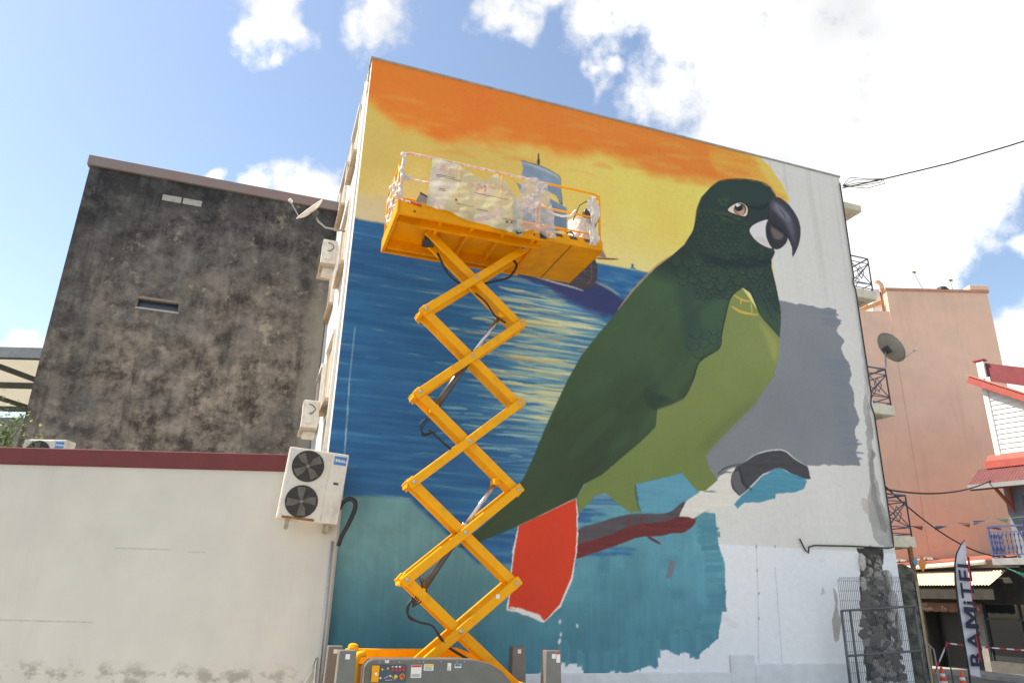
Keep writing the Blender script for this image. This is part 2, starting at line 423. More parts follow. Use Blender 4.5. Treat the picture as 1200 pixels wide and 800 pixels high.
fill([(870,165),(896,186),(912,208),(922,228),(908,222),(890,196)], (246,196,92), jit=.08, soft=3, alpha=.8, only=(ID == 1)*1.)
fill([(640,118),(700,128),(790,150),(860,172),(850,182),(780,172),(690,150)], (240,136,48), jit=.2, soft=8, alpha=.5, grain=.1, only=(ID == 1)*1.)
rs = random.Random(3)
for k in range(150):                                       # sideways strokes where orange meets yellow
    x = rs.uniform(440, 860); y = 130+.115*(x-440)+rs.gauss(18, 13) - (18 if x < 470 else 0); L_ = rs.uniform(18, 55)
    c = rs.choice([(232,122,38), (236,146,56), (240,170,70), (214,176,84), (228,108,34)])
    line([(x, y), (x+L_*.5, y+.10*L_*.5+rs.uniform(-1.5,1.5)), (x+L_, y+.17*L_)], rs.uniform(1.5, 5.0), c, rs.uniform(.12, .38), 2, only=(ID == 1)*1.)

# ---- painted sea
zh = 8.85
SEA = (GZ < zh+JZ*.02) & (GZ > .66) & (GS < 7.95)
seam = inside([(380,240),(420,257),(760,319),(800,340),(860,420),(860,560),(690,600),(600,660),(560,660),(480,584),(430,580),(380,583)], False)*SEA
low = SEA*1.0
px_right = inside([(370,570),(470,583),(560,600),(660,570),(744,567),(799,554),(819,577),(800,600),(838,600),(842,640),(849,660),(851,716),(843,717),(841,747),(817,768),(799,762),(796,767),(780,759),(772,759),(771,780),(761,779),(745,786),(727,787),(716,784),(705,791),(684,791),(681,777),(656,776),(630,790),(560,794),(360,800)], False)
r = region([(370,570),(470,583),(560,600),(660,570),(744,567),(799,554),(819,577),(800,600),(838,600),(842,640),(849,660),(851,716),(843,717),(841,747),(817,768),(799,762),(796,767),(780,759),(772,759),(771,780),(761,779),(745,786),(727,787),(716,784),(705,791),(684,791),(681,777),(656,776),(630,790),(560,794),(360,800)], False, .035)
teal = np.zeros((NZ, NS)); teal[r[0]] = r[1]
BIGB = vnoise(.35, .35, 61, 3)
tl = np.clip((GS-3.0)/2.2, 0, 1)[..., None]
tz = np.clip((2.9-GZ)/1.6, 0, 1)[..., None]
tc0 = np.array((96,145,150))*(1-tz)+np.array((62,118,132))*tz
tc1 = np.array((86,146,160))*(1-tz)+np.array((72,132,148))*tz
tcol = tc0*(1-tl)+tc1*tl
tcol = tcol*(1+.18*BL+.16*BIGB+.08*BV)[..., None]
a = teal[..., None]; COL[:] = COL*(1-a)+tcol*a; ID[teal > .5] = 2
for k in range(60):                                        # roller marks in the teal undercoat
    x = rs.uniform(400, 845); y = rs.uniform(600, 775); w_ = rs.uniform(8, 26); h_ = rs.uniform(8, 40)
    fill([(x, y), (x+w_, y+1), (x+w_, y+h_), (x, y+h_)], rs.choice([(72,132,150), (90,150,164), (64,120,138), (80,140,150)]), smooth=False, jit=.03, soft=1, alpha=rs.uniform(.2, .55), only=teal*(GS > 4))
TB = [(656,776),(681,779),(684,790),(705,790),(727,786),(745,785),(761,779),(771,779),(773,760),(780,760),(799,763),(817,767),(841,748)]
for k in range(90):                                        # roller ends along the ragged lower edge
    x = rs.uniform(656, 840); yb = float(np.interp(x, [q[0] for q in TB], [q[1] for q in TB]))+rs.uniform(-7, 4)
    w_ = rs.uniform(2.5, 7)
    fill([(x-w_/2, yb-22), (x+w_/2, yb-22), (x+w_/2, yb+rs.uniform(-2, 2)), (x-w_/2, yb+rs.uniform(-2, 2))], rs.choice([(74,134,150), (70,128,144), (78,138,152)]), id=2, smooth=False, jit=.015, alpha=.9)
for k in range(40):                                        # and along its right-hand side
    y = rs.uniform(606, 742); xr = float(np.interp(y, [600, 640, 660, 714, 717, 748], [838, 842, 848, 850, 843, 841]))+rs.uniform(-4, 2.5); h_ = rs.uniform(3, 9)
    fill([(xr-20, y), (xr+rs.uniform(-1.5, 1.5), y), (xr+rs.uniform(-1.5, 1.5), y+h_), (xr-20, y+h_)], rs.choice([(76,138,154), (72,132,148), (82,142,156)]), id=2, smooth=False, jit=.015, alpha=.9)
for k in range(14):                                        # pale swirls on the left
    x = rs.uniform(400, 470); y = rs.uniform(600, 660)
    line([(x, y), (x+rs.uniform(-3, 9), y+6), (x+rs.uniform(2, 12), y+rs.uniform(10, 16))], rs.uniform(1.5, 4), (140,172,170), rs.uniform(.15, .35), 2)
# water above: three blues combed sideways
B1 = vnoise(1.6, .07, 71, 3); B2 = vnoise(.7, .035, 81, 3); B3 = vnoise(3, .5, 91, 3)
t = np.clip(.5+1.5*B1+.6*B2, 0, 1)[..., None]
deep = np.array((26,82,132)); mid = np.array((40,105,152)); pal = np.array((104,152,172))
wcol = deep*(1-t)+mid*t
cx = np.interp(GZ, [3.0, 5.0, 6.5, 8.0, 8.85], [5.2, 4.5, 4.2, 4.4, 4.9])
glow = np.exp(-((GS-cx)/np.interp(GZ, [3, 6, 8.85], [1.5, 1.5, 1.2]))**2)*np.clip((GZ-3.0)/1.2, 0, 1)*np.clip((8.3-GZ)/.9, 0, 1)
wcol = wcol*(1-.55*glow[..., None])+np.array((86,138,158))*(.55*glow[..., None])
pm = np.clip(B1*1.7+B2*1.2+glow*1.2-.42, 0, 1)[..., None]*.9
wcol = wcol*(1-pm)+pal*pm
ym = np.clip(B2*2.6+B1*1.6+glow*1.25-.86, 0, 1)*(GZ > 4.6)*np.clip((GZ-4.6)/.5, 0, 1)
wcol = wcol*(1-.85*ym[..., None])+np.array((218,206,142))*(.85*ym[..., None])
shore = np.clip((GZ-3.0)/2.2, 0, 1)[..., None]*0+1
lowp = np.clip((5.2-GZ)/1.5, 0, 1)*np.clip((GS-3.2)/1.2, 0, 1)*np.clip(.62+B1*2.4, 0, 1)
wcol = wcol*(1-.75*lowp[..., None])+np.array((118,160,172))*(.75*lowp[..., None])
wcol *= (1+.12*B3+.06*JS)[..., None]
a = blur(seam, 1)[..., None]; COL[:] = COL*(1-a)+wcol*a; ID[seam > .5] = 2
seaf = (seam > .5)*1.
for k in range(260):                                       # separate strokes of light
    y = rs.uniform(325, 545); x = rs.gauss(632-(y-330)*.12, 48); L_ = rs.uniform(14, 60)
    if x < 470: continue
    c = rs.choice([(222,208,140), (208,190,116), (150,182,180), (226,216,164), (52,104,150), (196,160,92), (112,160,178), (34,80,132)])
    if y > 470: c = rs.choice([(150,182,180), (128,170,180), (52,104,150), (34,80,132)])
    sl_ = .20-.0007*(y-300)
    line([(x-L_/2, y-sl_*L_/2), (x, y+rs.uniform(-1.5, 1.5)), (x+L_/2, y+sl_*L_/2)], rs.uniform(1.0, 3.6), c, rs.uniform(.25, .65), 0, only=seaf)
for k in range(120):
    y = rs.uniform(270, 575); x = rs.uniform(395, 560); L_ = rs.uniform(14, 60); sl_ = .20-.0007*(y-300)
    c = rs.choice([(60,116,152), (90,140,166), (30,90,142), (44,108,152), (26,80,130)])
    line([(x-L_/2, y-sl_*L_/2), (x, y+rs.uniform(-1, 1)), (x+L_/2, y+sl_*L_/2)], rs.uniform(1.0, 3.5), c, rs.uniform(.2, .5), 1, only=seaf)
for k in range(60):
    y = rs.uniform(312, 350); x = rs.uniform(700, 770); L_ = rs.uniform(10, 30)
    line([(x-L_/2, y-.1*L_), (x, y), (x+L_/2, y+.1*L_)], rs.uniform(1, 3), rs.choice([(40,100,156), (76,134,164), (110,156,166), (30,84,140)]), .5, 1, only=seaf)
for k in range(70):                                        # ragged blue strokes into the teal
    x = rs.uniform(590, 730); y = rs.uniform(600, 662); L_ = rs.uniform(18, 50)
    if x > 680 and y > 650: continue
    line([(x-L_/2, y-1), (x, y), (x+L_/2, y+1)], rs.uniform(2, 5), rs.choice([(34,88,140), (44,104,154), (30,78,128), (70,130,166)]), .7, 1)
line([(416,383),(410,440),(406,500),(402,548)], 1.3, (168,190,196), .8, taper=False)

# ---- ship
SH = (66,60,66)
fill([(600,315),(640,322),(690,322),(726,348),(742,362),(724,372),(690,360),(650,340),(620,328)], (44,50,94), jit=.05, soft=2, alpha=.9, only=seaf)
fill([(640,330),(676,341),(700,352),(712,372),(690,366),(660,350)], (54,56,104), jit=.06, soft=2, alpha=.7, only=seaf)
HULL = [(600,300),(640,302),(697,303),(700,312),(700,326),(696,335),(688,340),(678,340),(655,335),(632,328),(606,317)]
fill(HULL, SH, id=3, smooth=False, grain=.18)
for P in ([(692,304),(693,325),(688,334)], [(684,305),(685,322)], [(606,311),(650,322),(690,328)], [(612,306),(660,316),(694,318)]):
    line(P, 1.4, (124,84,70), .7)
line([(606,317),(640,328),(672,337),(684,341)], 2.2, (168,180,194), .8)
line([(697,330),(712,337),(726,346)], 3, (176,192,176), .7, 1)
line([(694,302.5),(710,303.4),(725,304)], 2.2, (122,82,64), 1)
fill([(704,289),(711,303),(696,300)], (148,120,96), id=3, smooth=False)
line([(631,180),(631,194)], 1.6, (70,60,58), 1, taper=False); line([(631,186),(631,194)], 3.2, (70,60,58), 1)
line([(741,314),(741,309)], 3, (54,104,146), 1); line([(738,314),(745,315)], 1.6, (54,104,146), 1)
SAIL = [(610.5,188),(620,191),(634,195),(648,202),(656,208),(657,222),(658.5,240),(652,230),(643,225),(628,219),(611,205),(613,197)]
def sailcol(sl):
    t = np.clip(.5+BIGB[sl]*1.2+(GZ[sl]-10.3)*.7, 0, 1)[..., None]; return np.array((98,122,146))*(1-t)+np.array((142,164,182))*t
fill(SAIL, sailcol, id=3, smooth=False); line([(612,190),(634,198),(650,205),(656,211)], 3, (176,184,186), .8, 1); line(SAIL[5:8]+[(655,236)], 1.2, (62,76,92), .9)
line(SAIL[:6], 1.0, (76,84,94), .7, taper=False)
fill([(645,233),(664,244),(664,270),(640,272),(641,240)], sailcol, id=3, smooth=False); fill([(604,213),(618,222),(612,228)], sailcol, id=3, smooth=False)
fill([(600,235),(640,245),(640,275),(600,270)], sailcol, id=3, smooth=False)

# ---- grey primer
GREY = [(905,352),(981,363),(978,370),(986,380),(980,388),(990,400),(986,410),(994,424),(998,440),(995,448),(1001,462),(1000,474),(1006,490),(1001,505),(1005,520),(1003,532),(1008,547),(975,545),(946,545),(860,560),(820,560),(820,520),(860,470),(900,400)]
fill(GREY, (127,130,134), id=4, smooth=False, jit=.055, grain=.05, gtex=BL)
for k in range(30):
    y = rs.uniform(365, 540); x = 976+(y-360)*.16+rs.uniform(-4, 2); line([(x-16, y-2), (x+rs.uniform(2, 9), y+1)], rs.uniform(2.5, 5), (119,126,138), .8)

# ---- branch
fill([(745,567),(799,554),(819,577),(806,588),(780,601),(752,599)], (88,152,172), id=2, smooth=False, grain=.05)
line([(838,595),(850,590),(860,586)], 1.0, (206,160,130), .7); line([(800,608),(815,603),(832,597)], 1.2, (196,140,116), .7)
fill([(795,603),(803,588),(819,577),(832,570),(845,556),(862,548),(868,570),(862,590),(830,597),(803,612)], (224,216,204), smooth=True, grain=.04)
fill([(676,622),(701,612),(739,602),(780,601),(797,590),(803,588),(796,604),(800,612),(780,625),(742,630),(705,644),(673,653)], (84,76,80), id=5, grain=.14)
fill([(674,640),(705,630),(745,615),(780,610),(798,605),(815,610),(804,621),(780,626),(742,631),(705,645),(673,654)], (110,44,44), id=5, jit=.03, grain=.12)
line([(738,603),(736,614),(743,620)], 2.5, (122,48,44), .9); line([(752,602),(751,612),(757,620)], 2.5, (122,48,44), .9); line([(758,628),(774,637)], 3, (92,48,46), 1)
line([(790,614),(803,611),(817,607)], 3, (124,48,46), .8)
fill([(784,656),(792,657),(787,676),(780,678)], (112,118,128), smooth=False, jit=.02)
fill([(873,541),(885,532),(903,527.5),(919,528),(932,538),(946,546),(950,561),(941,561),(928,555),(917,548),(907,549),(894,555),(881,567),(874,575),(866,581),(858,572),(857,556),(863,546)], (68,66,70), id=5, smooth=False, jit=.015, grain=.14)
fill([(917,549),(930,556),(946,563),(942,572),(928,577),(909,578),(908,584),(890,588),(872,589),(863,595),(860,590),(870,580),(881,569),(894,557),(907,550)], (74,142,164), id=2, smooth=False, jit=.03, grain=.08)
line([(873,541),(885,532.5),(903,527.5),(919,528),(932,538),(946,546)], 1.4, (222,218,214), .9)
fill([(858,556),(866,552),(869,566),(874,574),(866,580),(860,572)], (104,102,106), alpha=.8)
line([(865,546),(868,556),(871,566),(881,574)], 2.4, (48,46,50), 1); line([(857,556),(858,570),(866,580)], 1.6, (48,46,50), .9)
line([(840,556),(850,548),(868,543)], 1.6, (58,56,58), .9); line([(842,557),(850,553),(860,554)], 1.6, (70,68,70), .8); line([(823,575),(840,576)], 1.3, (90,86,84), .8)

# ---- parrot
RED = [(675,584),(676,620),(674,650),(669,676),(656,708),(638,727),(630,721),(624,718),(612,716),(596,713),(600,665),(607.5,616),(626,607)]
fill([(x+(1.6 if x > 640 else -1.8), y+(2.5 if y > 660 else -1)) for x, y in RED], (226,222,216), id=6, smooth=False, jit=.03)
fill(RED, (212,58,30), id=6, smooth=False, jit=.012, grain=.05, gtex=BL)
fill([(596,712),(612,714),(624,717),(631,721),(638,729),(628,727),(612,720)], (226,222,216), smooth=False, jit=.06)
BELLY = [(870,338),(885,360),(905,384),(913,397),(912,418),(906,442),(884,473),(859,498),(840,517),(827,534),(831,549),(841,562),(826,575),(817,575),(799,554),(744,567),(746,585),(750,599),(739,600),(727,592),(709,577),(697,581),(679,601),(676,583),(690,560),(740,500),(780,440),(830,380),(850,345)]
def bellycol(sl):
    t = np.clip((GZ[sl]-4)/4.4+BL[sl]*.35, 0, 1)[..., None]; return np.array((110,125,66))*(1-t)+np.array((128,139,76))*t
fill(BELLY, bellycol, id=6, smooth=False, grain=.03, gtex=BL)
fill([(888,377),(898,384),(911,402),(909,424),(902,412),(897,396)], (166,164,88), soft=3, alpha=.6, jit=.04)
fill([(840,517),(859,498),(884,473),(880,468),(850,492),(826,515),(815,535)], (92,106,58), soft=5, alpha=.5)
line([(858,345),(872,352),(882,353)], 2.2, (222,178,62), .9); line([(857,359),(870,366),(888,369)], 3, (222,178,62), .9)
line([(868,350),(868,357)], 1.6, (222,178,62), .9); line([(880,355),(881,367)], 1.6, (222,178,62), .9)
line([(676,582),(678,602)], 1.2, (64,60,44), .8); line([(744,567),(746,585),(751,600)], 1.4, (70,78,48), .9)
BODY = [(909,230),(902,220),(891,214),(874,211),(855,211),(842,213),(831,221),(822,231),(817.5,244),(815.5,257.5),(812,271),(802.5,286),(788,299),(768,314),(743,340),(724,364),(702,390),(681,417),(665,445),(649,479),(638,503),(625,535),(615,557),(598,582),(576,607),(555,625),(536,641),(545,642),(566,633),(605,617),(640,600),(676,582),(684,567),(705,556),(727,537),(750,518),(768,500),(770,479),(790,471.5),(802.5,464),(812,445),(818,426),(827,418),(843,407),(846,389),(854,354),(859,345),(870,337),(879,343),(890,367),(902,382),(913,395),(914,367),(910,342),(904,314),(904,304),(908,296),(905,288)]
def bodycol(sl):
    s = GS[sl]; z = GZ[sl]
    t = np.clip((z-4.2)/4.0+BL[sl]*.5, 0, 1)[..., None]
    c = np.array((55,71,46))*(1-t)+np.array((64,89,57))*t
    h = np.clip((z-8.35+.12*(s-9))/.5, 0, 1)[..., None]
    c = c*(1-h)+np.array((38,55,47))*h
    return c
line([(787,299),(768,313),(743,339),(724,363)], 3.0, (186,140,96), .8)
fill(BODY, bodycol, id=6, smooth=False, grain=.04, gtex=BL)
bodym = inside(BODY, False)
fill([(812,330),(850,318),(890,320),(905,345),(912,392),(900,378),(880,342),(868,336),(856,346),(846,380),(842,405),(820,418),(806,400),(800,360)], (48,72,62), soft=6, alpha=.75, jit=.05, only=bodym)
fill([(800,330),(812,345),(816,380),(806,420),(800,380),(790,345)], (44,66,58), soft=5, alpha=.6, jit=.05, only=bodym)
fill([(824,355),(845,350),(852,358),(846,385),(828,388),(820,370)], (64,92,62), soft=4, alpha=.7, only=bodym)
fill([(755,455),(772,462),(790,470),(775,478),(768,482),(756,472)], (42,56,46), soft=1, alpha=.8, jit=.03, only=bodym)
fill([(700,470),(740,430),(770,440),(752,500),(700,545),(660,575)], (46,62,42), soft=10, alpha=.45, jit=.2, only=bodym)
rb_ = random.Random(17)
for k in range(90):                                        # broad dabs along the back and wing
    x = rb_.uniform(620, 850); y = 620-(x-600)*1.15+rb_.uniform(-70, 110); L_ = rb_.uniform(20, 60); w_ = rb_.uniform(6, 18)
    line([(x, y), (x+L_*.5, y-L_*.55), (x+L_, y-L_*1.05)], w_, rb_.choice([(54,74,50), (64,90,60), (46,60,42), (58,82,58), (50,70,56)]), rb_.uniform(.15, .4), 2, only=bodym)
def feather(x, y, r, ang, c1, c2, al=.85):
    """one scale: dark rim below, lighter blade above"""
    ca, sa = math.cos(ang), math.sin(ang)
    def ring(k, off):
        return [(x+ca*(k*r*math.cos(q))-sa*(k*1.05*r*math.sin(q)+off), y+sa*(k*r*math.cos(q))+ca*(k*1.05*r*math.sin(q)+off)) for q in np.linspace(0, 2*math.pi, 10, endpoint=False)]
    fill(ring(.86, -.10*r), c2, smooth=True, alpha=al*.55, soft=1, only=bodym)
    arc = lambda k, q0, q1, off=0: [(x+ca*(k*r*math.cos(q))-sa*(k*1.1*r*math.sin(q)+off), y+sa*(k*r*math.cos(q))+ca*(k*1.1*r*math.sin(q)+off)) for q in np.linspace(q0, q1, 6)]
    line(arc(1.0, -.1, math.pi+.1), max(1.0, .26*r), c1, al*.9, only=bodym)
    line(arc(.70, .5, math.pi-.9), max(.8, .16*r), tuple(min(255, int(v*1.25)+6) for v in c2), al*.55, only=bodym)
rf = random.Random(8)
for row in range(19, -1, -1):                              # nape, cheek and throat
    y = 248+row*5.2
    for kx in range(16):
        x = 812+kx*6.6+(row % 2)*3.3+rf.uniform(-1.4, 1.4)+ (row-8)*.2
        yy = y+rf.uniform(-1.3, 1.3)+ (x-850)*.06
        if y < 262 and x > 838: continue
        if x > 872 and yy < 292: continue
        d_ = rf.random()
        g1 = (26,40,42); g2 = (40+int(20*d_), 60+int(18*d_), 48+int(6*d_))
        if 862 < x < 880 and yy < 258: continue
        feather(x, yy, 3.2+1.4*rf.random(), -.15+rf.uniform(-.25, .25), g1, g2, .68)
for (x, y, r) in [(792,306,6),(800,318,8),(806,308,6),(815,313,8),(826,322,9),(838,318,8),(848,324,8),(812,325,7),(858,318,6),(830,331,8),(845,333,7),(870,316,6),(818,306,6),(834,306,6),(800,328,6),(880,320,6),(890,316,6),(864,328,6)]:
    feather(x, y, r, .1, (30,46,42), (54,78,58), .6); 
for (x, y, r) in [(815,388,8),(826,390,7),(836,386,6),(812,402,8),(824,400,7),(836,397,6),(818,412,7),(843,390,5),(850,360,4),(848,372,5)]:
    feather(x, y, r, -.3, (34,52,48), (54,78,60), .55)
for k in range(60):                                        # breast lappet, combed downwards
    x = rf.uniform(878, 910); y = rf.uniform(325, 385)
    line([(x, y), (x+2, y+5), (x+5, y+10)], 1.3, rf.choice([(30,46,46), (58,80,68), (40,60,58)]), .6, only=bodym)
for k in range(30):
    x = rf.uniform(822, 902); y = rf.uniform(296, 312)
    line([(x, y), (x+6, y+2.4), (x+12, y+2)], 2.2, (24,38,42), .55, 1, only=bodym)
fill([(820,296),(850,304),(880,308),(902,304),(900,310),(870,315),(835,310)], (24,38,42), soft=3, alpha=.55, only=bodym)
fill([(832,224),(850,215),(875,214),(895,222),(904,234),(890,240),(860,236),(838,240)], (40,62,52), soft=4, alpha=.7, only=bodym)
line([(876,242),(890,244),(902,238)], 4, (22,34,38), .8, 1, only=bodym); line([(838,250),(848,250),(862,256),(872,258)], 3, (62,86,52), .7, 1, only=bodym)
for k in range(14):
    x = 838+rf.uniform(0, 14); y = 236+rf.uniform(-4, 6); line([(x, y), (x+5, y+2)], 1, (74,98,72), .5, only=bodym)
for k in range(24):
    x = rf.uniform(842, 872); y = rf.uniform(252, 264); line([(x, y), (x+5, y+1.5), (x+9, y+1)], 1.6, rf.choice([(60,84,52), (28,42,42)]), .55, only=bodym)
line([(913,395),(914,367),(910,342),(904,314)], 1.4, (34,40,42), .8); line([(770,480),(790,472),(802.5,464),(812,445),(818,426),(827,418),(843,407),(846,389),(854,354),(860,344),(870,337)], 1.6, (30,42,40), .8)
line([(870,337),(880,344),(890,367),(902,382),(913,395)], 1.4, (30,40,42), .8)
line([(822,231),(817,244),(815,258),(812,271),(802,286)], 1.6, (28,38,40), .7); line([(831,221),(842,213),(855,210.5),(874,210.5),(891,213.5),(902,219.5),(909,229)], 1.6, (28,36,40), .7)
# eye
fill([(851,247),(859,239),(868,236.5),(876,241.5),(877.5,248),(874,255),(862.5,252.5)], (34,36,36))
fill([(852.5,246.5),(859.5,240),(868,237.8),(874.6,242),(876,248),(873,253.6),(862.5,251.4)], (232,204,186))
def disc(x, y, r, c, al=1, soft=0, kx=1):
    fill([(x+kx*r*math.cos(q), y+r*math.sin(q)) for q in np.linspace(0, 2*math.pi, 14, endpoint=False)], c, smooth=True, alpha=al, soft=soft)
disc(867, 245.6, 7.2, (84,58,48)); disc(867, 246.6, 6.0, (166,126,104)); disc(868, 248.5, 3.4, (198,160,134), .8); disc(865.6, 243.2, 4.6, (30,30,36)); disc(864, 240.6, 2.0, (226,228,236)); disc(866.6, 240.2, 1.2, (200,206,220), .9)
# beak
UB = [(909,231),(919,235.5),(928,245),(935.5,258),(938,272),(935.6,287),(928.7,301),(928,289),(923.4,278),(915,269.5),(905.6,263),(901,254),(900.5,241)]
CH = [(900.5,258),(890.6,259.4),(880,265.5),(878.6,273),(889,285),(904,291.5),(908,285),(900,272)]
LB = [(900,258.4),(909,264),(920.6,272.5),(922,283),(913.5,291.5),(905,291),(898.6,280),(897,269)]
fill(CH, (48,50,54), id=6); fill([(x*.97+891*.03, y*.97+274*.03) for x, y in CH], (222,214,216)); fill([(884,280),(892,285),(903,290),(900,283),(890,277)], (208,190,178), soft=2, alpha=.6)
fill(LB, (52,48,52), id=6); fill([(903,266),(912,271),(918,276),(914,281),(906,278)], (110,98,92), soft=1, alpha=.9); fill([(900,262),(904,276),(908,288),(901,284),(898,270)], (42,40,46), soft=1, alpha=.8)
fill(UB, (58,56,64), id=6, smooth=True)
fill([(905,236),(914,240),(924,250),(930,266),(930,284),(926,276),(920,262),(910,250),(904,246)], (98,98,108), soft=3, alpha=.8)
fill([(908,238),(918,246),(926,260),(920,258),(910,248)], (132,132,142), soft=2, alpha=.6); fill([(903,244),(910,256),(922,268),(928,282),(920,274),(906,262)], (44,42,50), soft=2, alpha=.7)
line([(901,241),(901,254),(906,263),(915,269.5),(923,278),(928,289),(929,300)], 1.6, (32,30,36), .9)
line([(912,244),(918,251),(921,258)], 1.2, (50,48,56), .7); line([(920,248),(927,258)], 1, (146,146,156), .6)
# flecks where the brush missed
for (x, y) in [(656,728),(676,733),(657,743),(656,750),(655,752)]:
    fill([(x-1,y-2),(x+1,y-2.5),(x+1.4,y+1.5),(x-1,y+2)], (220,222,220), alpha=.85)
# rubble showing through at the corner
fill([(1005,644),(1020,641),(1034,643),(1037,690),(1046,740),(1060,800),(1014,800),(1012,740),(1006,690)], (58,54,50), smooth=False, jit=.12, grain=.5, gtex=JS)

gm = COL.mean(axis=2, keepdims=True); COL = np.clip((COL*.97+gm*.03)*.98+4, 0, 255)/255.  # desaturating and lifting the pigment puts lens haze into the colours
LIN = np.where(COL <= .04045, COL/12.92, ((COL+.055)/1.055)**2.4)*1.12; LIN = np.minimum(LIN, .86)
mur = bpy.data.materials.new('wall_paint'); mur.use_nodes = True
nt = mur.node_tree; p_ = nt.nodes['Principled BSDF']; p_.inputs['Roughness'].default_value = .62; p_.inputs['Specular IOR Level'].default_value = .3
at = nt.nodes.new('ShaderNodeAttribute'); at.attribute_name = 'paint'
tc_ = nt.nodes.new('ShaderNodeTexCoord')
nn = nt.nodes.new('ShaderNodeTexNoise'); nn.inputs['Scale'].default_value = 9; nn.inputs['Detail'].default_value = 9; nn.inputs['Roughness'].default_value = .7
nt.links.new(tc_.outputs['Object'], nn.inputs['Vector'])
mr_ = nt.nodes.new('ShaderNodeMapRange'); mr_.inputs['From Min'].default_value = .3; mr_.inputs['From Max'].default_value = .7; mr_.inputs['To Min'].default_value = .94; mr_.inputs['To Max'].default_value = 1.05
nt.links.new(nn.outputs['Fac'], mr_.inputs['Value'])
mx = nt.nodes.new('ShaderNodeVectorMath'); mx.operation = 'SCALE'
nt.links.new(at.outputs['Color'], mx.inputs[0]); nt.links.new(mr_.outputs[0], mx.inputs['Scale']); nt.links.new(mx.outputs[0], p_.inputs['Base Color'])
bn_ = nt.nodes.new('ShaderNodeBump'); bn_.inputs['Strength'].default_value = .22; bn_.inputs['Distance'].default_value = .012
nb = nt.nodes.new('ShaderNodeTexNoise'); nb.inputs['Scale'].default_value = 14; nb.inputs['Detail'].default_value = 6
nt.links.new(tc_.outputs['Object'], nb.inputs['Vector']); nt.links.new(nb.outputs['Fac'], bn_.inputs['Height']); nt.links.new(bn_.outputs[0], p_.inputs['Normal'])

mb = thing('mural_building', 'tall white building with a huge parrot mural on its end wall', 'building', W(0, 0), WANG)
UND = vnoise(2.5, 2.5, 131, 2)*.012                        # the plaster is not quite flat
fid = ID[:-1, :-1]
for k, nm, lb in [(0, 'plaster_wall', None), (1, 'painted_sky', 'painted yellow sky with orange cloud band'), (2, 'painted_sea', 'painted blue and teal sea with light strokes'),
                  (3, 'painted_ship', 'painted sailing ship with grey-blue sails'), (4, 'primer_patch', 'flat grey primer patch beside the parrot'),
                  (5, 'painted_branch', 'painted dark branch with red-brown underside'), (6, 'painted_parrot', 'painted green parrot with red tail and hooked beak')]:
    j, i = np.nonzero(fid == k)
    if len(i) == 0: continue
    q = np.stack([j*NS+i, j*NS+i+1, (j+1)*NS+i+1, (j+1)*NS+i], 1)
    uq, inv = np.unique(q.ravel(), return_inverse=True)
    me = bpy.data.meshes.new(nm); me.vertices.add(len(uq)); me.loops.add(len(inv)); me.polygons.add(len(i))
    co = np.stack([GS.ravel()[uq], UND.ravel()[uq]-.008, GZ.ravel()[uq]], 1)
    me.vertices.foreach_set('co', co.ravel().astype(np.float32)); me.loops.foreach_set('vertex_index', inv.ravel().astype(np.int32))
    me.polygons.foreach_set('loop_start', np.arange(0, len(inv), 4, dtype=np.int32))
    me.update(calc_edges=True); me.polygons.foreach_set('use_smooth', [True]*len(i))
    ca = me.color_attributes.new('paint', 'FLOAT_COLOR', 'POINT')
    c4 = np.concatenate([LIN.reshape(-1, 3)[uq], np.ones((len(uq), 1))], 1)
    ca.data.foreach_set('color', c4.ravel().astype(np.float32)); me.validate()
    link(nm, me, mur, mb, label=lb)

# ------------------------------------------------------------------ mural building: the rest of it
M_side = mat('side_wall_white', (.74, .73, .70), .8, .10, 3, .25, 40)
G().box(0, WL, .006, 9, 0, WH-.01).build('side_wall', M_side, mb)
G().box(-.04, WL+.03, -.03, 9.03, WH-.01, WH+.045).build('roof_coping', M_concrete, mb, bevel=.01)
stain = mat('algae_grey', (.20, .19, .18), .9, .3, 6, .3, 40, col2=(.55, .53, .50))
G().box(-.03, -.005, .25, 8.6, 12.05, WH-.015).build('stained_band', stain, mb)
# plinth at the foot of the wall, stepping up once
pl = G(); pl.box(3.2, 7.9, -.055, -.02, 0, .72); pl.box(7.9, 8.45, -.055, -.02, 0, 1.02); pl.box(8.45, 11.05, -.055, -.02, 0, .86)
pl.build('plinth', mat('plinth_white', (.72, .72, .73), .8, .08, 4, .3, 30), mb, bevel=.02)
# windows on the left-hand side, seen edge on
for z0, z1 in ((5.45, 6.75), (8.35, 9.75), (11.0, 12.1)):
    for y0 in (1.0, 3.4):
        y1 = y0+1.25
        f = G(); f.box(-.07, -.004, y0-.09, y0, z0, z1); f.box(-.07, -.004, y1, y1+.09, z0, z1); f.box(-.10, -.004, y0-.09, y1+.09, z1, z1+.10)
        fr = f.build('window', M_dwhite, mb)
        G().box(-.03, -.003, y0, y1, z0, z1).build('shutter', M_tan, fr)
        G().box(-.12, -.004, y0-.10, y1+.10, z0-.06, z0).build('sill', M_tan, fr)
G().tube([(-.05, .16, .2), (-.05, .16, 12.2)], .035, 8).build('downpipe', M_dwhite, mb, smooth=True)
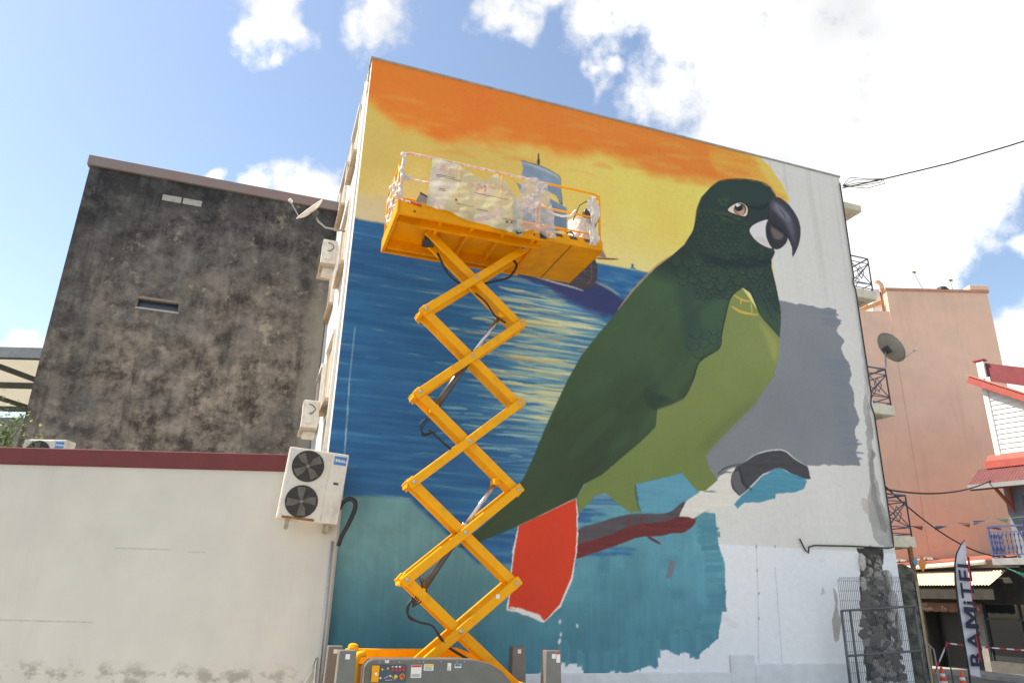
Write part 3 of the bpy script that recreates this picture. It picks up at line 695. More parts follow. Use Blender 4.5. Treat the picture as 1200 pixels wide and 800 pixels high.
# balconies on the right-hand side
def xrail(g, P0, P1, h, r=.016):
    """rail panel from P0 to P1 (floor points): crossed bars round a small square"""
    P0 = Vector(P0); P1 = Vector(P1); up = Vector((0, 0, 1)); d = P1-P0
    at_ = lambda t, k: P0+d*t+up*(h*k)
    for k in (.06, .22, .84, 1.0): g.tube([at_(0, k), at_(1, k)], r*(1.25 if k == 1 else .8), 6)
    for t in (0, 1): g.tube([at_(t, 0), at_(t, 1)], r*1.2, 6)
    g.tube([at_(0, .22), at_(1, .84)], r*.8, 6); g.tube([at_(0, .84), at_(1, .22)], r*.8, 6)
    sq = [(.5, .72), (.68, .53), (.5, .34), (.32, .53), (.5, .72)]
    for (a1, b1), (a2, b2) in zip(sq, sq[1:]): g.tube([at_(a1, b1), at_(a2, b2)], r*.7, 6)
for zt in (9.56, 6.54, 3.47):
    sl_ = G().box(WL+.001, 13.19, .08, 3.6, zt-.25, zt).build('balcony_slab', M_cream, mb, bevel=.015)
    G().box(WL+.001, 13.0, .30, 3.4, zt-.275, zt-.252).build('soffit_shade_panel', mat('soffit_shadow', (.40, .37, .28), .85, .12, 4), sl_)  # flat panel; the recess shade is put into its darker colour
    g = G(); xrail(g, (12.52, .13, zt), (13.14, .13, zt), .93)
    for k in range(3): xrail(g, (13.14, .13+k*1.12, zt), (13.14, .13+(k+1)*1.12, zt), .93)
    g.build('balcony_railing', M_rail, sl_, smooth=True)
cl_ = G().box(WL+.001, 13.15, .08, 3.6, 11.86, 12.06).build('roof_canopy', M_cream, mb, bevel=.015)
G().box(WL+.001, 12.85, .35, 3.4, 11.835, 11.858).build('soffit_shade_panel', mat('soffit_shadow', (.4, .37, .28)), cl_)  # same shade-toned panel under the canopy
G().box(WL+.002, WL+.03, 1.0, 1.9, 3.5, 5.6).build('balcony_door', M_glass, mb)
# rubble where the plaster has fallen: every stone a piece
sto = [mat('rubble_dark', (.15, .14, .13), .95, .35, 9, .6, 30), mat('rubble_brown', (.19, .17, .145), .95, .35, 9, .6, 30), mat('rubble_pale', (.34, .32, .29), .95, .3, 9, .6, 30)]
smesh = []
for k in range(8):
    r_ = random.Random(70+k); bm = bmesh.new(); bmesh.ops.create_icosphere(bm, subdivisions=1, radius=1)
    for v in bm.verts: v.co = Vector((v.co.x*(1+r_.uniform(-.25, .25)), v.co.y*.45, v.co.z*(1+r_.uniform(-.25, .25))))
    me = bpy.data.meshes.new('stone'); bm.to_mesh(me); bm.free(); me.materials.append(sto[k % 3]); smesh.append(me)
rst = random.Random(2)
for k in range(270):
    zc = rst.uniform(.02, 3.0); lo, hi = 11.20+.08*math.sin(zc*3.1)+.07*zc, 12.22-.03*zc-.06*max(0, zc-1.6)
    x = rst.uniform(lo, hi); w_ = rst.uniform(.04, .13)*(1.25 if zc < 1.5 else 1)
    o = link('stone', rst.choice(smesh), None, mb)
    o.location = (x, .0, zc); o.scale = (w_, .035+.05*rst.random(), w_*rst.uniform(.55, .9)); o.rotation_euler = (0, rst.uniform(-.6, .6), 0)
M_scrap = mat('plaster_scrap', (.48, .46, .43), .9, .25, 9, .4, 30)
for (x, z, w_, h_) in ((12.12, 2.05, .10, .26), (12.18, 1.55, .05, .34), (12.0, 1.75, .09, .10), (11.42, 2.85, .07, .18), (11.38, 2.4, .05, .14), (12.1, 2.5, .06, .2), (11.5, .35, .2, .06)):
    G().prism([(x-w_, -.09, z), (x-w_*.3, -.09, z-h_), (x+w_*.8, -.09, z-h_*.5), (x+w_, -.09, z+h_*.6), (x-w_*.2, -.09, z+h_)], (0, .09, 0)).build('plaster_scrap', M_scrap, mb)

# ------------------------------------------------------------------ cables on the wall
cb = G(); e_ = WL-.06
cb.tube([(9.83, -.05, 3.26), (9.95, -.05, 3.03), (10.02, -.05, 2.98), (10.05, -.05, 3.1), (10.2, -.05, 3.14), (11.2, -.05, 3.17), (12.2, -.05, 3.17), (12.36, -.05, 3.2), (e_, -.05, 3.34), (e_+.01, -.045, 6.2), (e_-.05, -.045, 6.45), (e_+.01, -.045, 6.7), (e_+.01, -.045, 9.4), (e_-.04, -.045, 9.6), (e_+.01, -.045, 9.8), (e_+.02, -.045, 12.5)], .017, 6)
o = cb.build('wall_cable', M_cable, None, smooth=True); o.location = W(0, 0); o.rotation_euler = (0, 0, WANG); tag(o, 'black cable clipped along the right edge of the mural wall', 'cable')
def wire(name, P, Q, sag, r, label, n=18, wob=0.0, mat_=None):
    P = Vector(P); Q = Vector(Q); r_ = random.Random(len(label)); pts = []
    for i in range(n+1):
        t = i/n; p = P.lerp(Q, t); p.z -= sag*4*t*(1-t); p += Vector((r_.uniform(-wob, wob), r_.uniform(-wob, wob), r_.uniform(-wob, wob))); pts.append(p)
    return tag(G().tube(pts, r, 6).build(name, mat_ or M_cable, None, smooth=True), label, 'cable')
p0 = W(12.47, -.05, 12.38)
wire('overhead_cable', p0, (17.2, 9.5, 13.25), .55, .02, 'twisted black cable leaving the top corner of the mural wall', wob=.012)
g = G()
for k in range(5):
    r_ = random.Random(k); g.tube([p0+Vector((0, 0, .05)), p0+Vector((.15+.1*k, -.15, .22-.08*k)), p0+Vector((.5+.1*k, -.4, .02-.03*k)), p0+Vector((.75, -.6, -.09))], .010, 5)
tag(g.build('cable_clamp', M_cable, None, smooth=True), 'loose loops of wire at the top corner of the mural wall', 'cable')
wire('service_cable', W(12.5, .1, 4.5), (15.7, 23.0, 5.9), .25, .022, 'thin cable from the lowest balcony to the red roofed house')
wire('service_cable', W(12.5, .1, 4.6), (15.0, 22.4, 3.45), .35, .020, 'thin sagging cable falling to the blue balcony')

# ------------------------------------------------------------------ dark stained building
def dark_mat():
    M = bpy.data.materials.new('mouldy_render'); M.use_nodes = True; nt = M.node_tree; N = nt.nodes; L = nt.links
    p = N['Principled BSDF']; p.inputs['Roughness'].default_value = .95; p.inputs['Specular IOR Level'].default_value = .15
    tc = N.new('ShaderNodeTexCoord'); ob = tc.outputs['Object']
    def noise(sc, det=8, scale=(1,1,1), loc=(0,0,0), ro=.62):
        m_ = N.new('ShaderNodeMapping'); m_.inputs['Scale'].default_value = scale; m_.inputs['Location'].default_value = loc; L.new(ob, m_.inputs['Vector'])
        n = N.new('ShaderNodeTexNoise'); n.inputs['Scale'].default_value = sc; n.inputs['Detail'].default_value = det; n.inputs['Roughness'].default_value = ro
        L.new(m_.outputs[0], n.inputs['Vector']); return n.outputs['Fac']
    def rng_(v, a, b, c=0., d=1.):
        n = N.new('ShaderNodeMapRange'); n.inputs['From Min'].default_value = a; n.inputs['From Max'].default_value = b; n.inputs['To Min'].default_value = c; n.inputs['To Max'].default_value = d
        L.new(v, n.inputs['Value']); return n.outputs[0]
    def ma(op, a, b):
        n = N.new('ShaderNodeMath'); n.operation = op
        for i, q in enumerate((a, b)):
            if isinstance(q, (int, float)): n.inputs[i].default_value = q
            else: L.new(q, n.inputs[i])
        return n.outputs[0]
    def mix(f, a, b):
        n = N.new('ShaderNodeMix'); n.data_type = 'RGBA'
        L.new(f, n.inputs['Factor'])
        for k, q in (('A', a), ('B', b)):
            s_ = [x for x in n.inputs if x.identifier == k+'_Color'][0]
            if isinstance(q, tuple): s_.default_value = (*q, 1)
            else: L.new(q, s_)
        return [x for x in n.outputs if x.identifier == 'Result_Color'][0]
    sep = N.new('ShaderNodeSeparateXYZ'); L.new(ob, sep.inputs[0]); X, Z = sep.outputs['X'], sep.outputs['Z']
    base = mix(rng_(noise(1.3, 10, ro=.75), .42, .60), (.042, .042, .045), (.21, .20, .19))
    brown = mix(rng_(noise(1.9, 10, loc=(4,0,2), ro=.75), .41, .60), (.085, .070, .062), (.38, .325, .27))
    c = mix(ma('MULTIPLY', rng_(Z, 11.0, 7.0), rng_(noise(.7, 3), .30, .52)), base, brown)
    c = mix(ma('MULTIPLY', rng_(noise(3.0, 4, (1.0, 1, .10), (7,0,0)), .54, .70), .6), c, (.022, .022, .024))        # black runs
    c = mix(ma('MULTIPLY', rng_(noise(5.5, 4, (1.0, 1, .07), (1,0,5)), .56, .68), .35), c, (.27, .235, .22))             # pale runs
    c = mix(ma('MULTIPLY', rng_(noise(11, 9, ro=.85), .565, .63), .6), c, (.30, .28, .25))                                # lichen speckle
    c = mix(ma('MULTIPLY', rng_(noise(1.1, 8, loc=(9,0,3), ro=.78), .57, .63), .75), c, (.42, .37, .29))                    # bare plaster
    c = mix(ma('MULTIPLY', rng_(ma('ADD', X, ma('MULTIPLY', noise(1.2, 6), .9)), -.12, .25), rng_(Z, 10.4, 8.6)), c, (.40, .36, .29))   # cleaner strip by the corner
    c = mix(ma('MULTIPLY', ma('MULTIPLY', rng_(Z, 9.2, 12.0), rng_(noise(1.0, 9, (1, 1, .55), (2, 0, 8), .72), .36, .54)), .8), c, (.030, .031, .034))        # blackest under the roof
    c = mix(ma('MULTIPLY', ma('MULTIPLY', rng_(X, -4.2, -6.2), rng_(noise(1.2, 9, loc=(6, 0, 1), ro=.72), .38, .56)), .6), c, (.045, .045, .048))
    L.new(c, p.inputs['Base Color'])
    b = N.new('ShaderNodeBump'); b.inputs['Strength'].default_value = .7; b.inputs['Distance'].default_value = .03
    L.new(noise(9, 8, ro=.75), b.inputs['Height']); L.new(b.outputs[0], p.inputs['Normal'])
    return M
M_dark = dark_mat()
db = thing('stained_building', 'windowless building with black mould stained render wall', 'building', W(0, 5.5), WANG)
# wall with a slot window through it
wx0, wx1, wz0, wz1 = -4.46, -3.55, 8.36, 8.60
g = G(); g.box(-6.18, wx0, 0, .3, 0, 12.0); g.box(wx1, -.02, 0, .3, 0, 12.0); g.box(wx0, wx1, 0, .3, 0, wz0); g.box(wx0, wx1, 0, .3, wz1, 12.0); g.box(-6.18, -.02, .31, 7, 0, 11.9)
wallo = g.build('rendered_wall', M_dark, db)
wn_ = G().box(wx0, wx1, .16, .2, wz0, wz1).build('window', mat('dull_blue_glass', (.05, .07, .11), .2, .1, 3), db)
G().box(wx0-.04, wx1+.04, -.03, .10, wz1-.02, wz1+.04).build('lintel', mat('lintel_worn', (.26, .21, .17), .8, .25, 9), wn_); G().box(wx0-.03, wx1+.03, -.03, .1, wz0-.05, wz0).build('sill', M_concrete, wn_)
cap = mat('flashing', (.23, .205, .19), .6, .14, 2, .1, 30, col2=(.27, .17, .16), thr=(.4, .62))
G().box(-6.24, -.02, -.08, .12, 11.93, 12.2).build('roof_flashing', cap, db, bevel=.01)
for k in range(2): G().box(-4.42+k*.49, -3.97+k*.49, -.012, .002, 11.33, 11.50).build('block_patch', mat('pale_block', (.40, .38, .36), .9, .2, 9, .3, 40), db, bevel=.01)

# ------------------------------------------------------------------ low white building
def wall_mat():
    M = mat('white_render', (.60, .57, .51), .85, .05, 1.2, .22, 45)
    nt = M.node_tree; N = nt.nodes; L = nt.links; p = N['Principled BSDF']; src = p.inputs['Base Color'].links[0].from_socket
    tc = N.new('ShaderNodeTexCoord'); sep = N.new('ShaderNodeSeparateXYZ'); L.new(tc.outputs['Object'], sep.inputs[0])
    def noise(sc, scale, loc):
        m_ = N.new('ShaderNodeMapping'); m_.inputs['Scale'].default_value = scale; m_.inputs['Location'].default_value = loc; L.new(tc.outputs['Object'], m_.inputs['Vector'])
        n = N.new('ShaderNodeTexNoise'); n.inputs['Scale'].default_value = sc; n.inputs['Detail'].default_value = 8; n.inputs['Roughness'].default_value = .68; L.new(m_.outputs[0], n.inputs['Vector']); return n.outputs['Fac']
    def rg(v, a, b, hi):
        n = N.new('ShaderNodeMapRange'); n.inputs['From Min'].default_value = a; n.inputs['From Max'].default_value = b; n.inputs['To Max'].default_value = hi; L.new(v, n.inputs['Value']); return n.outputs[0]
    def mul(a, b):
        n = N.new('ShaderNodeMath'); n.operation = 'MULTIPLY'; L.new(a, n.inputs[0]); L.new(b, n.inputs[1]); return n.outputs[0]
    def mixc(f, a, b):
        n = N.new('ShaderNodeMix'); n.data_type = 'RGBA'; L.new(f, n.inputs['Factor'])
        L.new(a, [x for x in n.inputs if x.identifier == 'A_Color'][0]); [x for x in n.inputs if x.identifier == 'B_Color'][0].default_value = (*b, 1)
        return [x for x in n.outputs if x.identifier == 'Result_Color'][0]
    c = mixc(rg(noise(.9, (1, 1, .13), (2, 0, 0)), .55, .75, .45), src, (.44, .44, .43))
    c = mixc(rg(noise(26, (1, 1, 1), (0, 0, 0)), .72, .76, .55), c, (.30, .29, .27))
    c = mixc(mul(rg(noise(2.6, (1, 1, 1.5), (5, 0, 1)), .50, .60, .75), rg(sep.outputs['Z'], .92, .72, .8)), c, (.20, .185, .13))
    L.new(c, p.inputs['Base Color'])
    return M
lb = thing('low_building', 'low white rendered building with a dark red coping', 'building', (-2.80, 12.1, 0))
G().box(-20, 0, 0, .17, 0, 3.87).build('rendered_wall', wall_mat(), lb, bevel=.012)
G().box(-20, -.32, -.05, .22, 3.872, 4.15).build('coping', mat('coping_red', (.15, .017, .017), .5, .12, 3, .1, 25), lb, bevel=.012)
q = 1.32
G().prism([(-20, .18, 3.2), (-.42, .18, 3.2), (-.42-3.0/2.92, 3.18, 3.2), (-20, 3.18, 3.2)], (0, 0, .45)).build('roof_slab', M_concrete, lb)
for (z_, x0, x1) in ((2.55, -3.6, -2.7), (1.42, -5.4, -3.7), (2.52, -2.4, -2.1)): G().box(x0, x1, -.0035, -.001, z_, z_+.008).build('hairline_crack', mat('crack_grey', (.46, .45, .42), .9, .3, 9), lb)
pp = G().tube([(-.045, -.04, .0), (-.05, -.04, 2.75)], .022, 8).build('drain_pipe', M_alu, None, smooth=True); pp.location = (-2.80, 12.1, 0)
tag(pp, 'thin grey pipe running down the end of the low white wall', 'pipe')
pp = G().tube([(-.10, -.05, .0), (-.10, -.05, 1.0), (-.16, -.05, .8), (-.3, -.06, .55), (-.42, -.06, .3)], .015, 6).build('electric_conduit', M_dwhite, None, smooth=True); pp.location = (-2.80, 12.1, 0)
tag(pp, 'bent white conduit at the foot of the low white wall', 'conduit')

# ------------------------------------------------------------------ open shed far left
sh = thing('steel_shed', 'open steel shed with pale corrugated roof beyond the stained building', 'shed', (-15.5, 20, 0))
def roof_fibre():
    M = mat('fibre_sheet', (.60, .57, .48), .6, .1, 3); nt = M.node_tree; t1 = nt.nodes.new('ShaderNodeBsdfTranslucent'); t1.inputs['Color'].default_value = (.55, .52, .43, 1)
    mx_ = nt.nodes.new('ShaderNodeMixShader'); mx_.inputs[0].default_value = .35; nt.links.new(nt.nodes['Principled BSDF'].outputs[0], mx_.inputs[1]); nt.links.new(t1.outputs[0], mx_.inputs[2]); nt.links.new(mx_.outputs[0], nt.nodes['Material Output'].inputs['Surface'])
    return M
def corr(u, v): return (-6+u*13, v*7.0, 8.40+.55*v*0+.022*math.sin(u*13*2*math.pi/.22))
G().grid(corr, 240, 1).build('corrugated_roof', roof_fibre(), sh, smooth=True)
st_ = mat('shed_steel', (.07, .085, .085), .5, .2, 5)
for y in (0.05, 3.4, 6.9): G().box(-6, 7, y-.06, y+.06, 8.18, 8.37).build('roof_beam', st_, sh)
for x in (-3.4, -.1, 3.2): G().bar((x, .1, 8.12), (x+1.1, 6.9, 8.12), .12, .14).build('rafter', st_, sh)
for x in (-3.0, 3.0, 6.0): G().box(x-.08, x+.08, 6.8, 6.96, 0, 8.2).build('post', st_, sh)
G().box(-6, 7, -.05, 0, 8.20, 8.52).build('fascia', mat('shed_fascia', (.30, .32, .33), .6, .15, 4), sh)
br = G(); 
bw = thing('brick_wall', 'strip of red brick wall behind the steel shed', 'wall', (-15.5, 27.6, 0))
bmesh_ = G().box(-.105, .105, -.06, .06, -.033, .033).mesh('brick'); bmesh_.materials.append(mat('red_brick', (.32, .11, .06), .9, .3, 6, .3, 30))
G().box(-5, 6, .02, .2, 0, 8.1).build('mortar', M_concrete, bw)
for r_ in range(12):
    for k in range(16):
        o = link('brick', bmesh_, None, bw); o.location = (-1.2+k*.225+(r_ % 2)*.11, 0, 7.0+r_*.078)

# ------------------------------------------------------------------ salmon building behind
sb = thing('salmon_building', 'plain salmon painted building with a flat parapet', 'building', (16.45, 28.6, -.2)); sb.scale = (1.1, 1.1, 1.1)
M_sal = mat('salmon_render', (.80, .53, .395), .85, .06, 1.0, .15, 25)
grime(M_sal, (.48, .32, .24), .35, 1.6, (.52, .70), (1, 1, .12)); grime(M_sal, (.62, .46, .36), .3, .8, (.50, .62), loc=(3, 1, 0))
G().box(0, 4.05, 0, 9, 0, 13.85).build('gable_wall', M_sal, sb)
G().box(-9, -.002, 1.2, 9, 0, 12.7).build('lower_wing', M_sal, sb)
G().box(-6, -.002, .02, 1.19, 0, 12.95).build('stair_wing', M_sal, sb)
G().box(-.05, 4.1, -.05, 9.05, 13.852, 13.95).build('parapet_cap', mat('salmon_cap', (.52, .28, .19), .85, .15, 4, .2, 30), sb)
G().box(3.35, 4.12, -.06, .5, 13.953, 14.16).build('parapet_block', M_sal, sb, bevel=.02)
G().box(-.45, -.1, .3, .7, 12.955, 14.05).build('flue', M_white, sb, bevel=.02)
G().bar((-1.3, .3, 12.95), (-.12, .3, 13.45), .18, .14).build('sloping_beam', mat('orange_beam', (.60, .32, .16), .8, .1, 4), sb)
G().tube([(-.05, .2, 13.96), (-.05, .2, 14.18), (-.2, .15, 14.30), (-.32, .1, 14.28)], .085, 8).build('vent_pipe', M_sal, sb, smooth=True)
for k, (x, h_, lab) in enumerate([(1.55, .85, 'thin bent aerial on the salmon parapet, leaning'), (2.75, .5, 'short upright aerial on the salmon parapet')]):
    t_ = thing('roof_aerial', lab, 'aerial', (16.45+x*1.1, 28.7, 15.15)); l_ = -.28 if k == 0 else -.03
    G().tube([(0, 0, 0), (l_, 0, h_)], .02, 6).build('mast', M_alu, t_); G().box(l_-.06, l_+.10, -.02, .02, h_-.04, h_+.05).build('head', mat('aerial_green', (.25, .27, .12), .7, .2, 9), t_)
dm = thing('roof_vent', 'small black domed vent on the salmon parapet', 'vent', (16.45+2.58, 28.75, 15.15)); G().lathe([(.24, 0), (.24, .05), (.19, .15), (.08, .2)], 14).build('dome', M_black, dm, smooth=True)
G().lathe([(.27, 0), (.27, .03)], 14).build('flange', M_black, dm)

# ------------------------------------------------------------------ shop across the street
S_ANG = R_(-71)
sp = thing('shop_building', 'low dark shop with a cream corrugated awning', 'shop', (15.69, 23.79, 0), S_ANG)
M_shop = mat('shop_dark', (.045, .043, .040), .7, .3, 3, .2, 25)
G().box(-4.6, -2.9, 0, 4, 0, 3.2).build('side_bay', M_shop, sp); G().box(-2.9, -.95, .5, 4, 0, 2.1).build('door_recess', mat('shop_interior', (.02, .02, .022), .6, .2, 3), sp)
G().box(-2.9, 2.2, .001, 4, 2.1, 3.2).build('lintel_wall', M_shop, sp)
G().box(-.95, -.72, -.03, .5, 0, 2.1).build('pilaster', mat('shop_pillar', (.26, .25, .23), .8, .15, 5), sp)
G().box(-.72, 2.2, -.02, .3, 0, .40).build('stall_riser', mat('riser_grey', (.10, .098, .095), .8, .2, 4, .2, 30), sp)
wnd = G().box(-.72, 2.2, .10, .14, .402, 2.1).build('shop_window', M_glass, sp)
for x in (-.70, .45, 1.55): G().box(x, x+.05, .05, .099, .402, 2.1).build('mullion', M_dgrey, wnd)
G().box(-.72, 2.2, .05, .099, 1.62, 1.68).build('transom', M_dgrey, wnd)
for k in range(2): G().box(-2.7+k*.9, -1.85+k*.9, .44, .48, 0, 2.0).build('door_leaf', mat('door_grey', (.022, .023, .025), .5, .2, 3), sp)
def aw(u, v): return (-4.6+u*5.2, -.25-.85*v, 3.10-.46*v+.014*math.sin(u*5.2*2*math.pi/.11))
G().grid(aw, 380, 1).build('awning_sheet', mat('awning_cream', (.56, .50, .38), .7, .12, 4, streak=True), sp, smooth=True)
for k in range(5): G().bar((-4.4+k*1.1, -.27, 3.04), (-4.4+k*1.1, -1.08, 2.60), .05, .06).build('awning_bracket', M_dgrey, sp)
G().box(-4.6, .6, -1.02, -.98, 2.22, 2.56).build('awning_shade_strip', mat('shade_black', (.035, .032, .028), .8, .3, 4), sp)  # dark strip standing in for the shade under the awning
# scalloped valance with the shop's lettering
vg = G(); n_ = 64; pts = [(-4.2+4.0*i/n_, 2.10) for i in range(n_+1)] + [(-.2-4.0*i/n_, 1.84-.035*abs(math.sin(i*math.pi/5))) for i in range(n_+1)]
vg.prism([(x, -.62, z) for x, z in pts], (0, .015, 0)); val = vg.build('valance', mat('valance_brown', (.24, .12, .08), .85, .3, 6, .2, 30), sp)
M_let = mat('faded_lettering', (.62, .54, .48), .8, .2, 20)
for t_, x, z, s_ in (('VIO', -2.30, 2.045, .14), ('Affinelle', -2.30, 1.915, .17), ('Te', -1.58, 1.93, .18), ('0', -.92, 1.95, .18), ('22/56', -.50, 1.95, .18)):
    text(t_, s_, M_let, val, T(x, -.626, z) @ RX(math.pi/2))
G().tube([(-4.6, -.42, 3.20), (-1.4, -.42, 3.30), (.05, -.42, 3.36)], .075, 10).build('gutter', M_dwhite, sp, smooth=True)
G().prism([(-4.6, -.35, 3.32), (.3, -.35, 3.42), (.3, 4, 3.9), (-4.6, 4, 3.8)], (0, 0, .05)).build('roof', mat('roof_red_old', (.33, .10, .07), .8, .3, 4, .2, 20), sp)
rb = random.Random(4)
for k in range(22):
    x = -4.6+rb.random()*2.4; z = 3.36+.0194*(x+9)+.02
    G().box(x, x+.12+.2*rb.random(), -.3+.2*rb.random(), .1, z, z+.04+.05*rb.random()).build('loose_tile', mat('tile_grey', (.35, .33, .32), .85, .3, 9), sp)
struct(G().prism([(14.2, 25.7, .004), (16.9, 20.3, .004), (15.7, 19.9, .004), (13.0, 25.3, .004)], (0, 0, .12)).build('kerb_pavement', M_concrete))

# ------------------------------------------------------------------ red roofed house
H_ANG = R_(-55)
hs = thing('red_roofed_house', 'house with white boarded gable, red roof and blue lower wall', 'house', (16.2, 23.4, 0), H_ANG)
M_red_r = mat('roof_red', (.42, .085, .07), .6, .14, 4, .1, 20); M_red_l = mat('roof_red_lit', (.55, .20, .16), .6, .1, 5, .1, 20); M_mar = mat('maroon_trim', (.20, .035, .045), .5, .15, 5)  # roof pink: lit tone of the upper roof put into its colour
G().box(0.02, 6, .02, 6, 2.95, 6.6).build('lower_wall', mat('blue_grey_wall', (.23, .25, .30), .8, .12, 3, .15, 25), hs)
G().box(.05, 6, .06, 6, 6.6, 8.3).build('gable_core', M_white, hs)
gb = mat('board_white', (.78, .78, .77), .5, .04, 6)
for k in range(17):                                        # every board of the gable
    z = 6.62+k*.165; xr = 6.0 if z < 8.05 else max(.3, (9.25-z)/.62)
    g = G(); g.prism([(.16, -.005, z), (.16, .055, z), (.16, .055, z+.162), (.16, .022, z+.162)], (xr-.16, 0, 0)); g.build('board', gb, hs)
G().box(0, .158, -.03, .1, 6.6, 9.2).build('corner_post', M_white, hs, bevel=.01)
G().bar((-.28, -.22, 9.42), (2.6, -.22, 7.60), .05, .26, (0, 0, 1)).build('barge_board', M_red_r, hs)
G().prism([(-.28, -.28, 9.55), (2.6, -.28, 7.73), (2.6, 5, 7.73), (-.28, 5, 9.55)], (0, 0, .05)).build('upper_roof', M_red_l, hs)
G().prism([(-.10, .35, 9.50), (3.4, .35, 8.05), (3.4, .35, 8.75), (-.10, .35, 10.12)], (0, .12, 0)).build('rear_parapet', M_mar, hs)
G().box(-.10, .12, .22, .348, 9.45, 10.08).build('parapet_end', M_white, hs); G().box(-.2, .16, .18, .5, 10.12, 10.17).build('parapet_cap', M_red_r, hs)
# skirt roof over the balcony
G().prism([(-.22, -.32, 6.47), (6, -.32, 6.47), (6, .0, 6.72), (-.22, .0, 6.72)], (0, 0, .06)).build('upper_skirt', M_red_r, hs)
G().box(-.24, 6, -.36, -.32, 6.30, 6.54).build('skirt_fascia', M_red_r, hs)
def sk(u, v): return (-.5+u*6.5, -.25-.98*v, 6.32-.62*v+.010*math.sin(u*6.5*2*math.pi/.09))
G().grid(sk, 500, 1).build('skirt_roof', mat('skirt_red_shaded', (.15, .05, .055), .6, .15, 5), hs, smooth=True)  # dark maroon has the shade on this roof put into its colour
G().box(-.52, 6, -1.27, -1.22, 5.56, 5.70).build('eave_gutter', M_alu, hs); G().box(-.48, 6, -1.21, -1.13, 5.52, 5.62).build('eave_plate', mat('eave_brown', (.22, .08, .05), .7, .2, 5), hs)
for x in (.15, 1.6, 3.0):
    b_ = G().box(x, x+.09, -.09, 0, 4.9, 6.0).build('bracket', mat('bracket_red', (.38, .10, .06), .6, .15, 5), hs, bevel=.01)
    G().bar((x+.045, -.08, 5.05), (x+.045, -1.1, 5.58), .07, .09).build('strut', mat('bracket_red', (.38, .10, .06)), b_)
# balcony
bs = G().box(-.34, 6, -.95, .0, 3.24, 3.44).build('balcony_slab', mat('slab_grey', (.30, .31, .33), .8, .15, 5, .2, 30), hs, bevel=.01)
M_bl = mat('balcony_blue', (.075, .10, .23), .5, .12, 9)
g = G(); g.bar((-.30, -.9, 4.40), (6, -.9, 4.40), .06, .05); g.bar((-.30, -.9, 3.55), (6, -.9, 3.55), .04, .04); g.bar((-.30, -.9, 4.40), (-.30, 0, 4.40), .06, .05); g.bar((-.30, -.9, 3.55), (-.30, 0, 3.55), .04, .04)
for p in ((-.30, -.9), (.9, -.9), (2.1, -.9)): g.box(p[0]-.025, p[0]+.025, p[1]-.025, p[1]+.025, 3.44, 4.40)
g.bar((-.30, -.9, 4.22), (6, -.9, 4.22), .03, .03); g.build('balcony_rail', M_bl, hs)
prof = [(.013, 0), (.013, .10), (.030, .16), (.034, .22), (.015, .30), (.013, .36), (.03, .40), (.013, .44), (.015, .52), (.034, .58), (.028, .62), (.013, .66)]
bme = G().lathe(prof, 8).mesh('baluster', True); bme.materials.append(M_bl)
for k in range(30):
    o = link('baluster', bme, None, hs); o.location = (-.18+k*.115, -.9, 3.56)
for k in range(7):
    o = link('baluster', bme, None, hs); o.location = (-.30, -.78+k*.115, 3.56)
G().box(.5, 1.4, -.01, .015, 3.46, 5.4).build('balcony_door', mat('shutter_blue', (.12, .16, .26), .6, .15, 6), hs)
# safety net bundled under the balcony
g = G(); rn = random.Random(6)
for k in range(16):
    a_ = k/15; g.tube([(.05+.2*a_, -1.0, 3.15-.10*a_), (.5+.5*a_, -1.08, 2.95-.32*a_), (1.2+.5*a_, -1.05, 2.70-.75*a_)], .006, 4)
for k in range(14):
    t_ = k/13; g.tube([(.05+1.3*t_, -1.02, 3.15-.45*t_), (.25+1.6*t_, -1.06, 3.05-1.15*t_)], .006, 4)
o = stuff(g.build('safety_net', mat('net_teal', (.05, .30, .26), .7, .2, 9), None)); o.location = (16.2, 23.4, 0); o.rotation_euler = (0, 0, H_ANG); o['label'] = 'teal netting hanging below the blue balcony'; o['category'] = 'net'
# bunting
bt = [((10.72, 3.93), (.36, .08, .05)), ((11.39, 3.94), (.16, .20, .30)), ((11.98, 4.03), (.46, .13, .04)), ((12.42, 4.10), (.12, .2, .36)), ((13.0, 4.17), (.25, .38, .18)), ((13.5, 4.24), (.1, .32, .22))]
bu = thing('bunting', 'string of small coloured pennants strung across the street', 'bunting', (9.4, 19, 0))
G().tube([(-.3, 0, 4.15), (.6, 0, 4.0), (1.3, 0, 3.95), (2.2, 0, 3.98), (3.2, 0, 4.12), (4.4, 0, 4.3), (5.6, .2, 4.45)], .006, 5).build('string', M_dwhite, bu)
for k, ((x, z), c) in enumerate(bt):
    x -= 9.4; s_ = .16; sg = -1 if k % 2 else 1
    G().prism([(x-.2, 0, z+.02), (x+.2*.9, .05, z+.04), (x+sg*.16, .09, z-.08)], (0, .004, 0)).build('pennant', mat('pennant_%d' % k, c, .7, .1, 9), bu)

# ------------------------------------------------------------------ gate pillar, pole, fence
gp = thing('gate_pillar', 'mossy rounded concrete gate pillar at the corner of the mural building', 'pillar', W(12.72, .15), WANG)
def pill(u, v):
    a_ = 2*math.pi*u; z = 2.86*v; k = 1 if v < .93 else math.sqrt(max(0.02, 1-((v-.93)/.07)**2)); c_, s_ = math.cos(a_), math.sin(a_)
    f = (abs(c_)**4+abs(s_)**4)**-.25
    return (.20*f*c_*k, .24*f*s_*k, z)
gp.rotation_euler = (0, 0, WANG+R_(38))
G().grid(pill, 28, 30).build('shaft', mat('mossy_stone', (.045, .047, .040), .95, .3, 4, .6, 20, col2=(.22, .205, .16), thr=(.42, .66)), gp, smooth=True)
G().box(-.165, .165, -.258, -.236, 0, 2.5).build('lit_face', mat('lit_cream', (.36, .32, .22), .9, .25, 5, .3, 30), gp)  # lit side of the pillar put into this slab's cream colour
